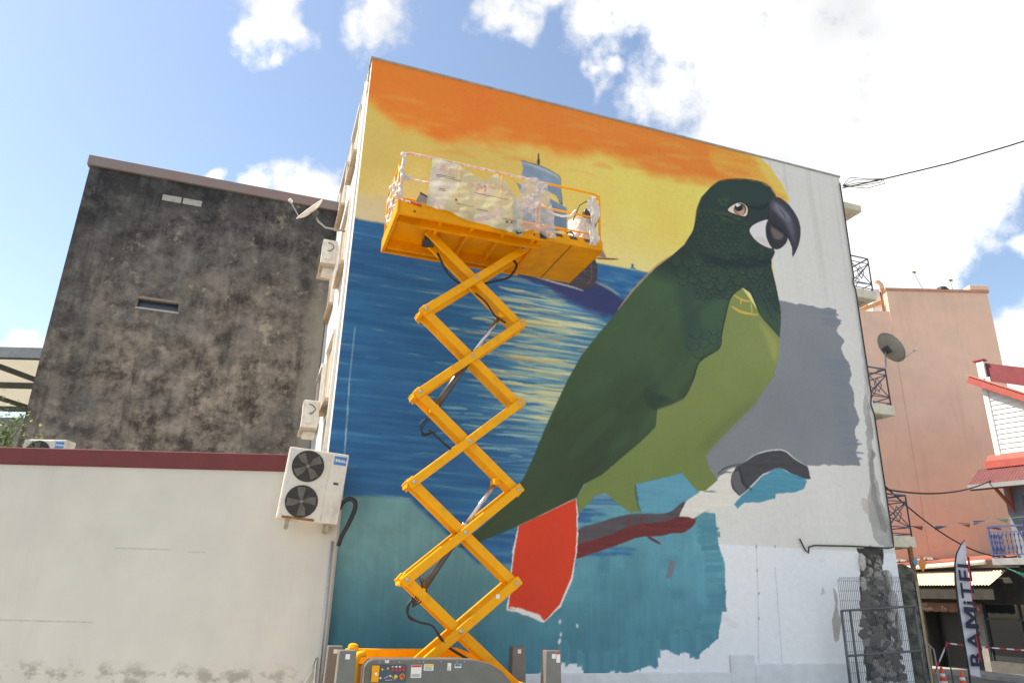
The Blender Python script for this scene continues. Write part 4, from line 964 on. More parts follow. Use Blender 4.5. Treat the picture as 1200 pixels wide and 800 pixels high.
po = G().tube([(0, 0, 0), (.0, 0, 2.0), (-.02, 0, 3.25)], .055, 8).build('rusty_pole', M_rust, None, smooth=True); po.location = W(13.02, .1); tag(po, 'rust brown steel pole beside the mossy gate pillar', 'pole')
hg = thing('ribbon_knot', 'orange and blue paper scraps tied to the rusty pole', 'ribbon', W(13.02, .0, 2.85), WANG)
G().prism([(-.06, -.09, 0), (.06, -.10, .20), (.20, -.09, .05), (.06, -.08, -.16)], (0, .01, 0)).build('orange_paper', mat('paper_orange', (.70, .24, .05), .7, .1, 9), hg)
G().prism([(-.20, -.09, .06), (-.10, -.10, .16), (-.05, -.08, .02), (-.14, -.09, -.05)], (0, .01, 0)).build('blue_paper', mat('paper_blue', (.08, .35, .55), .7, .1, 9), hg)

fp = thing('mesh_fence', 'grey wire mesh site fence panel against the rubble corner', 'fence', W(11.3, -.5), WANG)
M_fe = mat('fence_steel', (.13, .135, .14), .5, .2, 12, metal=.4)
for (x, z1) in ((-1.02, 1.87), (-.80, 1.88), (.90, 2.0)): G().tube([(x, 0, 0), (x, 0, z1)], .026, 8).build('post', M_fe, fp, smooth=True)
for (za, zb) in ((1.86, 1.985), (1.03, 1.13), (.28, .3)): G().tube([(-1.02, -.02, za), (.92, -.02, zb)], .022, 8).build('rail', M_fe, fp, smooth=True)
g = G()
for k in range(40):
    x = -1.0+k*.0487; top = 2.44+.04*(x+1) if x < 1.0 else 1.95
    g.tube([(x, .02, .05), (x, .02, top), (x+.004, -.05, top+.06)], .0045, 4)
for k in range(13): g.tube([(-1.0, .026, .15+k*.19), (.92, .026, .15+k*.19+.03)], .0045, 4)
stuff(g.build('wire_mesh', M_fe, fp))

bar_ = thing('crowd_barrier', 'light grey steel crowd barrier behind the gate pillar', 'barrier', (9.55, 18.5, 0), R_(4))
M_ba = mat('barrier_galv', (.40, .41, .42), .45, .12, 12, metal=.5)
G().tube([(-.8, 0, .18), (-.8, 0, 1.0), (-.68, 0, 1.14), (.70, 0, 1.14), (.83, 0, 1.0), (.85, 0, .18), (-.8, 0, .18)], .02, 8).build('frame', M_ba, bar_, smooth=True)
for k in range(15): G().tube([(-.70+k*.10, 0, .18), (-.70+k*.10, 0, 1.13)], .008, 6).build('upright', M_ba, bar_, smooth=True)
for x in (-.6, .65): G().box(x-.02, x+.02, -.28, .28, 0, .04).build('foot', M_ba, bar_); G().box(x-.02, x+.02, -.02, .02, .041, .17).build('foot_stem', M_ba, bar_)

# feather flag
def flagmat():
    M = mat('flag_cloth', (.62, .62, .68), .75, .05, 4); return M
ff = thing('feather_flag', 'white feather flag with dark BAMiTEL lettering on a black pole', 'flag', (10.32, 17, 0))
px_ = lambda x, y: (lambda q: (q.x-10.32, 0, q.z))(hit(x, y, Vector((0, 17, 0)), Vector((0, 1, 0))))
polep = [px_(*q) for q in [(1137,800),(1136,790),(1130,755),(1123,710),(1119.5,680),(1119,660),(1121,648),(1126,638),(1130.5,632)]]
polep = [(polep[0][0]+.02, 0, 0)] + polep
G().tube(polep, [.022]*6+[.018, .015, .012, .009], 8).build('pole', M_black, ff, smooth=True)
G().lathe([(.24, 0), (.24, .03), (.06, .06), (.05, .25)], 16, T(polep[0][0], 0, 0)).build('base', M_black, ff, smooth=True)
lf = [(1136.5,790),(1130,755),(1123.5,710),(1120,680),(1119.6,660),(1121.5,648),(1126,639),(1130.8,634)]; rt = [(1150,793),(1145.5,755),(1140,715),(1136.5,685),(1134.3,665),(1133,652),(1132,642),(1131.2,635)]
def cloth(u, v):
    t_ = v*(len(lf)-1); i = min(int(t_), len(lf)-2); f = t_-i
    a_ = Vector(px_(*lf[i])).lerp(Vector(px_(*lf[i+1])), f); b_ = Vector(px_(*rt[i])).lerp(Vector(px_(*rt[i+1])), f)
    p = a_.lerp(b_, u); p.y -= .03*math.sin(u*5+v*9)*u; return p
fl_ = G().grid(cloth, 8, 40).build('cloth', flagmat(), ff, smooth=True)
M_navy = mat('flag_navy', (.018, .018, .045), .7, .1, 20); M_fred = mat('flag_red', (.55, .02, .05), .7, .1, 20)
p1 = Vector(px_(1144,780)); p2 = Vector(px_(1126.5,652)); dirv = (p2-p1); L_ = dirv.length; ex = dirv.normalized(); ez = Vector((0, -1, 0)); ey = ez.cross(ex)
me = text_mesh('BAMiTEL', .41, bold=.008, extr=.001); xs = [v.co.x for v in me.vertices]; ys = [v.co.y for v in me.vertices]
me.transform(Matrix.Scale(L_/(max(xs)-min(xs)), 4, (1, 0, 0)) @ T(-(max(xs)+min(xs))/2, -(max(ys)+min(ys))/2, 0))
Mx = Matrix((ex, ey, ez)).transposed().to_4x4(); Mx.translation = (p1+p2)/2+Vector((-.012, -.075, 0)); me.transform(Mx); me.materials.clear(); link('lettering', me, M_navy, fl_)
for P in ([(1131,655),(1133,655),(1137.5,712),(1136,700)], [(1140,742),(1141,742),(1147.5,775),(1145,771)]):
    G().prism([Vector(px_(*q))+Vector((0, -.085, 0)) for q in P], (0, .004, 0)).build('red_swoosh', M_fred, fl_)
# cones
M_or = mat('cone_orange', (.75, .09, .02), .5, .1, 9)
def cone(x, y, h_, lab):
    c_ = thing('traffic_cone', lab, 'traffic cone', (x, y, 0), .2, 'traffic cones by the flag')
    pr = [(.155, .035), (.03, h_-.02), (.02, h_)]
    G().lathe([(.15*h_/.75, .035), (.028, h_-.02), (.018, h_)], 20).build('body', M_or, c_, smooth=True); G().box(-.2, .2, -.2, .2, 0, .034).build('base', M_or, c_, bevel=.01)
    for (a1, a2) in ((.42, .62), (.74, .84)):
        rr_ = lambda k: (.15*h_/.75)*(1-k)+.028*k+.003
        G().lathe([(rr_(a1), .035+a1*(h_-.055)), (rr_(a2), .035+a2*(h_-.055))], 20).build('white_band', M_white, c_, smooth=True)
cone(9.61, 17.0, .74, 'orange cone with white bands beside the crowd barrier'); cone(9.86, 16.7, .69, 'orange cone with white bands beside the flag pole')
tp = thing('warning_tape', 'red and white striped warning tape in front of the dark shop', 'tape', (10.7, 18.5, 0))
tapm = bpy.data.materials.new('striped_tape'); tapm.use_nodes = True; nt = tapm.node_tree
tcx = nt.nodes.new('ShaderNodeTexCoord'); wv = nt.nodes.new('ShaderNodeTexWave'); wv.inputs['Scale'].default_value = .9; wv.inputs['Distortion'].default_value = 0
rp = nt.nodes.new('ShaderNodeValToRGB'); rp.color_ramp.interpolation = 'CONSTANT'; rp.color_ramp.elements[0].color = (.55, .02, .03, 1); rp.color_ramp.elements[1].color = (.7, .7, .7, 1); rp.color_ramp.elements[1].position = .5
nt.links.new(tcx.outputs['Object'], wv.inputs['Vector']); nt.links.new(wv.outputs['Color'], rp.inputs['Fac']); nt.links.new(rp.outputs[0], nt.nodes['Principled BSDF'].inputs['Base Color'])
g = G(); pts = [(-.42, 0, .5), (.0, 0, 1.16), (.3, .05, 1.13), (1.0, .1, 1.08), (1.9, .1, 1.04), (3.4, .2, 1.06)]
for a_, b_ in zip(pts, pts[1:]): g.bar(a_, b_, .004, .032)
g.build('ribbon', tapm, tp); G().tube([(0, .02, 0), (0, .02, 1.2)], .015, 8).build('stake', M_dgrey, tp); G().tube([(3.4, .22, 0), (3.4, .22, 1.2)], .015, 8).build('stake', M_dgrey, tp)

# ------------------------------------------------------------------ air-conditioning units
def ac_unit(name, label, loc, rotz, w, h, d, fans, M_case, logo=None, tilt=0, group=None):
    t_ = thing(name, label, 'air conditioner', loc, rotz, group); t_.rotation_euler = (0, tilt, rotz)
    cs = G().box(-w/2, w/2, 0, d, .04, h).build('casing', M_case, t_, bevel=.02)
    G().box(-w/2+.02, w*.20, -.008, .001, .07, h-.03).build('front_panel', M_case, t_, bevel=.006)
    G().box(w*.215, w/2-.01, -.006, .001, .05, h-.01).build('service_panel', M_case, t_, bevel=.004)
    fr = min(w*.295, h/(2*fans)*.86); fx = -w/2+.05+fr+.03
    for k in range(fans):
        fz = .05+(h-.05)*(k+.5)/fans
        Mf = T(fx, -.012, fz) @ RX(math.pi/2)
        f_ = G().lathe([(fr, -.004), (fr, .006)], 32, Mf).build('fan_opening', mat('fan_recess', (.030, .027, .023), .6, .2, 9), t_)
        for b in range(4):
            a_ = b*math.pi/2+.5*k; g = G()
            g.prism([Mf @ Vector((math.cos(a_+q)*r_, math.sin(a_+q)*r_, .008)) for r_, q in ((.16*fr, -.35), (.9*fr, -.15), (.94*fr, .42), (.5*fr, .62), (.16*fr, .5))], (0, -.004, 0)); g.build('fan_blade', mat('blade_grey', (.15, .14, .12), .5, .2, 9), f_)
        G().lathe([(.15*fr, .012), (.13*fr, .022), (.03*fr, .026)], 16, Mf).build('fan_hub', mat('hub_grey', (.22, .22, .21), .5, .1, 9), f_, smooth=True)
        g = G()
        for q in range(1, 9):
            R__ = fr*q/8; g.tube([Mf @ Vector((R__*math.cos(a_), R__*math.sin(a_), .032)) for a_ in np.linspace(0, 2*math.pi, 33)], .0022, 4)
        for a_ in range(8): g.tube([Mf @ Vector((.12*fr*math.cos(a_*.785), .12*fr*math.sin(a_*.785), .034)), Mf @ Vector((fr*math.cos(a_*.785), fr*math.sin(a_*.785), .034))], .0025, 4)
        g.build('fan_guard', mat('guard_dark', (.09, .088, .08), .5, .2, 9), f_)
    if logo:
        lp = G().box(w*.26, w/2-.03, -.012, -.007, h-.20*w, h-.055*w).build('logo_plate', M_blue, t_)
        text(logo, .068*w/.94, M_sticker, lp, T((w*.26+w/2-.03)/2+.022*w, -.0135, h-.128*w) @ RX(math.pi/2), bold=.0015)
        G().tube([(w*.285+.016*math.cos(a_)*w, -.014, h-.128*w+.03*w*math.sin(a_)) for a_ in np.linspace(.9, 5.2, 12)], .003, 4).build('logo_ring', M_sticker, lp)
    return t_
big = ac_unit('air_conditioner', 'big cream outdoor unit with two stacked fans on the low white wall', (-3.19, 11.64, 2.98), WANG, .96, 1.18, .34, 2, M_ac, 'Midea', tilt=R_(3.8))
G().box(-.40, .10, -.012, -.002, .045, .085).build('rust_streak', M_rust, big); G().box(.30, .38, -.009, -.005, .66, .70).build('rating_plate', M_dgrey, big)
for x in (-.30, .32): G().box(x-.03, x+.03, .02, .42, -.09, .035).build('bracket', mat('bracket_worn', (.34, .30, .24), .8, .3, 15, .3, 40), big)
for (x, z) in [(-.42, 1.12), (-.1, 1.13), (.12, 1.12), (.12, .6), (-.42, .6), (-.42, .1), (.44, 1.14)]: G().lathe([(.007, 0), (.006, .004)], 8, T(x, -.009, z) @ RX(math.pi/2)).build('screw', M_bolt, big)
hz = thing('hose_bundle', 'thick black insulated pipes looping from the big outdoor unit', 'hose', (-2.72, 11.85, 3.0), WANG)
for k in range(2): G().tube(spline([(-.02, .02+.07*k, .25), (.03, .0, .36), (.13+.02*k, -.03+.07*k, .42), (.22, -.03, .34+.02*k), (.22-.01*k, -.02, .22), (.14, -.02+.05*k, .0), (.06, .03, -.18), (.03, .10, -.32)]), .034, 8).build('insulated_pipe', M_black, hz, smooth=True)
def small(loc, lab, zr):
    t_ = ac_unit('air_conditioner', lab, loc, WANG-math.pi/2, .84, .58, .30, 1, M_ac_side, None)
    G().box(-.40, .40, -.02, .26, .0, .038).build('base_tray', mat('tray_tan', (.42, .33, .25), .8, .25, 9), t_)
    G().box(-.05, .25, .05, .28, -.10, -.002).build('bracket', M_ac_side, t_)
    # end panel facing the yard, with pipe cover
    G().box(.424, .445, .05, .2, .12, .30).build('valve_cover', M_ac_side, t_, bevel=.01)
    G().tube(spline([(.43, .10, .5), (.46, .16, .47), (.47, .22, .40), (.45, .18, .33), (.46, .12, .30)]), .009, 6).build('pipe', M_black, t_, smooth=True)
    return t_
# on the left side wall: unit fans face left, ends face the yard
small(W(-.48, 1.62, 8.32), 'weathered white outdoor unit high on the side wall under the dish', 0)
small(W(-.46, 1.62, 4.86), 'weathered white outdoor unit low on the side wall above the red coping', 0)
rf_ = ac_unit('air_conditioner', 'cream outdoor unit with its top showing above the red coping', (-9.2, 14.0, 4.05), R_(-2), .86, .62, .32, 1, M_ac, 'Midea')
G().box(-.4, -.3, .0, .32, -.40, .04).build('stand', M_concrete, rf_); G().box(.3, .4, .0, .32, -.40, .04).build('stand', M_concrete, rf_)

# ------------------------------------------------------------------ satellite dishes
def dish(name, label, loc, axis, R__, arm, root, M_d, mount):
    t_ = thing(name, label, 'satellite dish', loc); z_ = Vector(axis).normalized(); Q = z_.to_track_quat('Z', 'Y').to_matrix().to_4x4()
    prof = [(R__*k/8, .26*R__*(k/8)**2) for k in range(1, 9)]; g = G(); g.lathe([(.002, 0)]+prof, 36, Q); g.lathe([(.002, -.012)]+[(r_*1.005, z-.012) for r_, z in prof], 36, Q)
    b_ = g.build('reflector', M_d, t_, smooth=True)
    G().tube([Q @ Vector((R__*math.cos(a_), R__*math.sin(a_), .26*R__-.006)) for a_ in np.linspace(0, 2*math.pi, 37)], .012, 6).build('rim', M_d, b_, smooth=True)
    e_ = Vector(arm); G().tube([Vector(root), e_], .013, 6).build('feed_arm', M_alu, t_)
    G().tube([e_, e_+(-z_)*.02, e_-z_*.10], [.03, .045, .03], 10).build('receiver', M_dwhite, t_, smooth=True)
    G().box(-.09, .09, -.10, .10, -.10, -.016, Q).build('back_bracket', mat('bracket_dark', (.06, .06, .065), .6, .2, 9), t_)
    G().tube([Q @ Vector((0, 0, -.08))] + [Vector(p) for p in mount], .022, 8).build('mount_pole', M_alu, t_, smooth=True)
    return t_
pL = W(-.78, 1.7, 9.72); dish('satellite_dish', 'white dish seen edge on beside the side wall', pL, (-.57, -.48, .61), .34, (-.50, -.10, .26), (-.24, -.03, -.16), M_white, [(.16, .05, -.20), (.30, .12, -.30), (.78, .28, -.30)])
pR = W(13.82, .55, 8.22); dish('satellite_dish', 'grey dish mounted on the middle balcony of the mural building', pR, (.84, .02, .54), .42, (.66, -.15, -.02), (.24, -.06, -.32), mat('dish_grey', (.36, .35, .32), .6, .1, 5), [(-.16, -.1, -.25), (-.24, -.2, -.55), (-.50, -.25, -.66)])

# ------------------------------------------------------------------ plants behind the coping
M_lf = [mat('leaf_green', (.12, .21, .03), .6, .35, 9), mat('leaf_lime', (.27, .33, .05), .6, .3, 9)]
def shrub(name, label, loc, rx, rz, n, leaf, mt, seed):
    t_ = thing(name, label, 'plant', loc); r_ = random.Random(seed); g = G()
    tips = [(r_.uniform(-rx, rx), r_.uniform(-rx*.7, rx*.7), r_.uniform(rz*.3, rz)) for _ in range(9)]
    for p in tips: g.tube([(0, 0, 0), (p[0]*.4, p[1]*.4, p[2]*.6), p], [.022, .014, .005], 5)
    g.build('stem', mat('stem_brown', (.14, .10, .06), .8, .2, 9), t_)
    g = G()
    for k in range(n):
        p = Vector(r_.choice(tips))*r_.uniform(.55, 1.08)+Vector((r_.gauss(0, rx*.2), r_.gauss(0, rx*.2), r_.gauss(0, rz*.13)))
        d = Vector((r_.uniform(-1, 1), r_.uniform(-1, 1), r_.uniform(-.5, .7))).normalized(); s_ = d.cross(Vector((r_.uniform(-.4, .4), r_.uniform(-.4, .4), 1))).normalized(); l_ = leaf*r_.uniform(.6, 1.2); up = s_.cross(d)*.12*l_
        g.add([p, p+d*l_*.45+s_*l_*.26-up, p+d*l_, p+d*l_*.45-s_*l_*.26-up], [(0, 1, 2), (0, 2, 3)])
    stuff(g.build('foliage', mt, t_)); return t_
shrub('leafy_shrub', 'bright green leafy shrub left of the stained building', (-10.0, 13.9, 3.65), .5, 1.75, 750, .11, M_lf[0], 3)
shrub('yellow_shrub', 'yellow-green shrub beside the unit behind the red coping', (-9.62, 14.2, 3.65), .3, 1.12, 380, .10, M_lf[1], 9)

# ------------------------------------------------------------------ scissor lift
lift = thing('scissor_lift', 'tall yellow scissor lift raised in front of the parrot mural', 'scissor lift', W(1.75, -1.75), WANG)
PX0, PX1 = -.61, 1.06
ZP = [.80, 2.165, 3.56, 4.965, 6.37, 7.78]
arm_h, arm_w = .135, .06
for k in range(5):
    z0, z1 = ZP[k], ZP[k+1]
    for y, sgn in ((-.215, 1), (-.145, -1), (.145, -1), (.215, 1)):
        a = Vector((PX0, y, z0)) if sgn > 0 else Vector((PX1, y, z0)); b = Vector((PX1, y, z1)) if sgn > 0 else Vector((PX0, y, z1))
        d = (b-a).normalized(); a = a-d*.085; b = b+d*.085
        ar = G().bar(a, b, arm_w, arm_h, (0, 0, 1)).build('scissor_arm', M_yel, lift, bevel=.012)
        if sgn > 0 and y < 0:
            for q in (Vector((PX0, y, z0)), Vector((PX1, y, z1)), Vector(((PX0+PX1)/2, y, (z0+z1)/2))):
                G().lathe([(.030, 0), (.030, .012), (.018, .020)], 12, T(q.x, q.y-arm_w/2, q.z) @ RX(math.pi/2)).build('pivot_bolt', M_bolt, ar, smooth=False)
    for (x, z, r_) in ((PX0, z0, .042), (PX1, z0, .042), ((PX0+PX1)/2, (z0+z1)/2, .05)): G().tube([(x, -.115, z), (x, .115, z)], r_, 10).build('cross_tube', M_yel, lift, smooth=True)
    G().box(PX0-.095, PX0-.02, -.17, .17, z1-.085, z1-.02).build('hinge_block', M_yel, lift, bevel=.012) if k < 4 else None
for (xa, za, xm, zm, xb, zb) in ((.74, 6.53, .28, 5.78, -.33, 4.76), (.76, 3.68, .28, 2.99, -.36, 1.99)):
    c_ = G().tube([(xb, 0, zb), (xm, 0, zm)], .058, 16).build('hydraulic_cylinder', mat('cylinder_grey', (.10, .10, .10), .35, .15, 5, metal=.6), lift, smooth=True)
    G().tube([(xm, 0, zm), (xa, 0, za)], .034, 14).build('piston_rod', M_steel, c_, smooth=True)
    d = (Vector((xm, 0, zm))-Vector((xb, 0, zb))).normalized(); G().tube([Vector((xm, 0, zm))-d*.05, Vector((xm, 0, zm))+d*.03], .068, 16).build('gland', M_steel, c_, smooth=True)
    G().box(xa-.06, xa+.06, -.11, .11, za-.05, za+.05).build('cylinder_beam', M_yel, c_, bevel=.01); G().box(xb-.06, xb+.06, -.11, .11, zb-.06, zb+.06).build('cylinder_foot', M_yel, c_, bevel=.01)
def hose(pts, r=.016):
    P = np.array([(x, y+.28, z) for x, y, z in pts]); n = len(P); q = []
    for i in range(n-1):
        p0, p1, p2, p3 = P[max(i-1, 0)], P[i], P[i+1], P[min(i+2, n-1)]
        q += [.5*((2*p1)+(p2-p0)*t+(2*p0-5*p1+4*p2-p3)*t*t+(3*p1-p0-3*p2+p3)*t**3) for t in (0, .25, .5, .75)]
    pts = q+[P[-1]]; G().tube(pts, r, 6).build('hydraulic_hose', M_black, lift, smooth=True)
hose([(-.45, -.34, 7.5), (-.28, -.36, 7.18), (-.15, -.36, 7.06), (.02, -.36, 6.96), (.10, -.36, 6.93)], .02)
hose([(.25, -.36, 6.86), (.45, -.36, 6.72), (.62, -.36, 6.5), (.82, -.36, 6.40)], .016)
hose([(.90, -.38, 7.62), (.98, -.4, 7.5), (.90, -.38, 7.32), (.78, -.36, 7.22), (.35, -.36, 7.04)], .022)
for k in range(3): hose([(-.50+.03*k, -.56, 4.55), (-.60+.02*k, -.58, 4.42-.03*k), (-.52, -.56, 4.30-.02*k), (-.38+.03*k, -.5, 4.36)], .009)
hose([(-.42, -.38, 4.42), (-.2, -.38, 4.25), (-.02, -.37, 4.12)], .018)
for k in range(4): hose([(-.42+.05*k, -.15, 2.28-.02*k), (-.36+.03*k, -.30, 2.10-.05*k), (-.44+.02*k, -.40, 1.95-.03*k), (-.52, -.56, 1.86-.02*k)], .010)
for k in range(2): hose([(-.52, -.56, 1.92), (-.60+.02*k, -.58, 1.80), (-.56, -.57, 1.68-.02*k), (-.40, -.55, 1.60), (-.22, -.54, 1.56), (-.12, -.52, 1.46)], .016)
hose([(-.12, -.52, 1.45), (.02, -.50, 1.30), (.15, -.47, 1.22), (.38, -.46, 1.10), (.62, -.46, .95), (.80, -.46, .84), (.88, -.46, .7)], .022)
G().box(.74, .795, -.2505, -.2465, 1.94, 2.0).build('arm_sticker', M_sticker, lift)
# chassis
G().box(-1.42, 1.42, -.62, .62, .34, .74).build('chassis_frame', M_yel, lift, bevel=.02)
hood = [(-1.21, .50), (-1.21, 1.08), (-1.17, 1.145), (-1.10, 1.17), (.05, 1.17), (.28, 1.155), (.48, 1.11), (.66, 1.02), (.80, .88), (.86, .70), (.86, .50)]
for y0, y1, nm in ((-.84, -.58, 'front'), (.58, .84, 'rear')):
    hd = G().prism([(x, y1, z) for x, z in hood], (0, y0-y1, 0)).build('engine_hood', M_grey, lift, bevel=.02, fixn=True)
    if nm == 'front': fh = hd
G().box(-1.30, .12, .50, .575, 1.0, 1.20).build('rear_guard', M_yel, lift, bevel=.015)
G().prism([(.10, .52, 1.0), (.10, .52, 1.23), (.40, .52, 1.21), (.66, .52, 1.12), (.80, .52, 1.0)], (0, .05, 0)).build('rear_fender', M_yel, lift, fixn=True)
G().tube([(-1.30, -.66, .45), (-1.30, -.66, 1.12), (-1.27, -.66, 1.21), (-1.18, -.66, 1.225)], .045, 10).build('hood_guard', M_yel, lift, smooth=True)
G().box(-1.36, -1.22, -.30, -.14, .7, 1.32).build('tow_horn', M_yel, lift, bevel=.05)
pn = G().box(-1.11, -.66, -.856, -.838, .90, 1.10).build('control_panel', mat('panel_blue', (.05, .075, .12), .45, .1, 9), lift, bevel=.012)
G().box(-1.115, -1.02, -.866, -.857, .905, 1.095).build('key_plate', M_yel, pn); G().lathe([(.02, 0), (.02, .02)], 14, T(-1.06, -.866, 1.0) @ RX(math.pi/2)).build('key_switch', M_sticker, pn)
for k in range(4): G().box(-.86+.047*k, -.83+.047*k, -.872, -.857, 1.03, 1.06).build('switch', M_red, pn)
for k in range(4): G().box(-.86+.047*k, -.835+.047*k, -.862, -.857, 1.072, 1.088).build('lamp', [M_stk_y, M_sticker, M_sticker, M_red][k], pn)
G().lathe([(.034, 0), (.034, .006)], 18, T(-.715, -.857, .965) @ RX(math.pi/2)).build('stop_ring', M_stk_y, pn); G().lathe([(.024, .006), (.026, .028), (.012, .034)], 18, T(-.715, -.857, .965) @ RX(math.pi/2)).build('stop_button', M_red, pn)
G().lathe([(.024, 0), (.022, .015)], 18, T(-.80, -.857, .965) @ RX(math.pi/2)).build('dial', M_stk_y, pn); G().lathe([(.012, 0), (.012, .02)], 12, T(-1.0, -.857, .95) @ RX(math.pi/2)).build('knob', M_sticker, pn)
for (x, z) in ((-.98, 1.05), (-.91, 1.06), (-.87, .97)): G().lathe([(.012, 0), (.012, .008)], 10, T(x, -.857, z) @ RX(math.pi/2)).build('lamp', M_stk_y, pn)
for a_, b_ in (((-.95, .94), (-.87, .985)), ((-.87, .985), (-.80, .92)), ((-.93, .90+.02), (-.84, .925))): G().bar((a_[0], -.858, a_[1]), (b_[0], -.858, b_[1]), .003, .004).build('diagram_line', M_sticker, pn)
for (x0, x1, z0, z1, m1, m2) in ((-.60, -.46, .945, 1.10, M_sticker, M_red), (-.43, -.30, 1.03, 1.11, M_sticker, M_stk_y), (-.11, -.06, 1.03, 1.12, M_sticker, None), (-.01, .08, 1.06, 1.11, M_sticker, M_blue), (-.95, -.90, 1.125, 1.16, M_sticker, None)):
    s_ = G().box(x0, x1, -.845, -.841, z0, z1).build('hood_sticker', M_sticker, lift)
    if m2: G().box(x0+.005, x1-.005, -.8465, -.8455, z1-.028, z1-.004).build('sticker_band', m2, s_)
    for q in range(3): G().box(x0+.012, x1-.02, -.8465, -.8455, z0+.012+q*.014, z0+.017+q*.014).build('print_line', M_dgrey, s_)
for x in (-1.02, -.76, -.50, -.44, -.2, .02, .12): G().lathe([(.008, 0), (.008, .004)], 8, T(x, -.841, 1.135) @ RX(math.pi/2)).build('rivet', M_bolt, lift)
tyre = G().lathe([(.20, -.12), (.33, -.12), (.36, -.09), (.36, .09), (.33, .12), (.20, .12)], 28).mesh('wheel', True); tyre.materials.append(M_black)
rimm = G().lathe([(.02, -.10), (.20, -.115), (.20, .115), (.02, .10)], 20).mesh('rim', True); rimm.materials.append(M_yel)
for x in (-.95, .95):
    for y in (-.70, .70):
        o = link('wheel', tyre, None, lift); o.location = (x, y, .362); o.rotation_euler = (math.pi/2, 0, 0)
        r_ = link('rim', rimm, None, o)
# stabiliser covers
for (x, y) in ((-1.46, -.93), (1.345, -.93), (-1.40, .93), (1.52, .93)):
    g = G(); w0, w1, d_ = .135, .108, .10; h_ = 1.285 if y < 0 else 1.21
    g.add([(x-w0, y-d_, .18), (x+w0, y-d_, .18), (x+w0, y+d_, .18), (x-w0, y+d_, .18), (x-w1, y-d_, h_), (x+w1, y-d_, h_), (x+w1, y+d_, h_), (x-w1, y+d_, h_)], [(3, 2, 1, 0), (4, 5, 6, 7), (0, 1, 5, 4), (1, 2, 6, 5), (2, 3, 7, 6), (3, 0, 4, 7)])
    st = g.build('stabiliser_cover', mat('cover_grey', (.155, .155, .145), .5, .1, 5, .05, 40), lift, bevel=.012)
    G().box(x-.028, x+.028, y-d_-.004, y-d_-.001, h_-.10, h_-.04).build('sticker', M_sticker, st)
    if x > 1 and y < 0:
        s_ = G().box(x+.038, x+.095, y-d_-.004, y-d_-.001, h_-.15, h_-.02).build('warning_sticker', M_sticker, st); G().box(x+.038, x+.095, y-d_-.0055, y-d_-.0045, h_-.045, h_-.02).build('red_header', M_red, s_)
    G().lathe([(.15, .004), (.15, .03), (.05, .05), (.045, .20)], 18, T(x, y, 0)).build('stabiliser_foot', M_dgrey, st, smooth=True)
    G().bar((x, y, .5), (x*.86, y*.6, .5), .14, .14).build('outrigger_beam', M_yel, st)
# deck
DZ = 7.73
g = G(); g.box(-1.29, 1.25, -.75, .75, DZ+.13, DZ+.15); g.build('deck_floor', M_yel2, lift)
fa = G().box(-1.29, 1.30, -.765, -.70, DZ, DZ+.26).build('front_fascia', M_yel2, lift, bevel=.01)
G().box(-1.29, 1.30, .70, .765, DZ, DZ+.26).build('rear_fascia', M_yel2, lift, bevel=.01)
G().box(-1.31, -1.25, -.765, .765, DZ-.002, DZ+.26).build('end_fascia', M_yel2, lift, bevel=.01)
for x in (-.55, .0, .55, 1.1): G().box(x-.03, x+.03, -.699, .699, DZ+.05, DZ+.129).build('deck_rib', M_yel2, lift)
for y in (-.48, .48): G().box(-1.24, 1.24, y-.035, y+.035, DZ-.03, DZ+.129).build('slide_rail', M_yel2, lift)
G().box(-.70, -.50, -.10, .15, DZ-.06, DZ+.04).build('junction_box', M_dgrey, lift, bevel=.01)
G().box(1.18, 2.36, -.735, .735, DZ+.03, DZ+.055).build('extension_floor', M_yel2, lift)
G().box(1.76, 1.785, -.73, .73, DZ+.022, DZ+.029).build('floor_seam', mat('seam_dark', (.35, .14, .01), .5), lift)
ef = G().box(1.302, 2.36, -.76, -.738, DZ+.02, DZ+.21).build('extension_fascia', M_yel2, lift, bevel=.008)
for k in range(3): G().prism([(1.46+k*.28, -.765, DZ+.135), (1.60+k*.28, -.765, DZ+.135), (1.57+k*.28, -.765, DZ+.185), (1.43+k*.28, -.765, DZ+.185)], (0, .004, 0)).build('black_mark', M_dgrey, ef)
G().box(2.34, 2.37, -.74, .74, DZ+.018, DZ+.212).build('extension_end', M_yel2, lift, bevel=.008)
G().lathe([(.035, 0), (.035, .03), (.02, .034)], 16, T(1.22, -.766, DZ+.10) @ RX(math.pi/2)).build('deck_roller', M_black, lift, smooth=True); G().box(1.16, 1.28, -.772, -.766, DZ+.03, DZ+.17).build('roller_plate', M_dgrey, lift)
G().tube([(.72, -.77, DZ+.10), (.74, -.80, DZ+.02), (.80, -.80, DZ+.03), (.84, -.77, DZ+.14)], .018, 8).build('deck_hook', M_black, lift, smooth=True)
for x in (-1.02, 1.06): G().lathe([(.016, 0), (.016, .006)], 10, T(x, -.766, DZ+.08) @ RX(math.pi/2)).build('deck_bolt', M_black, lift)
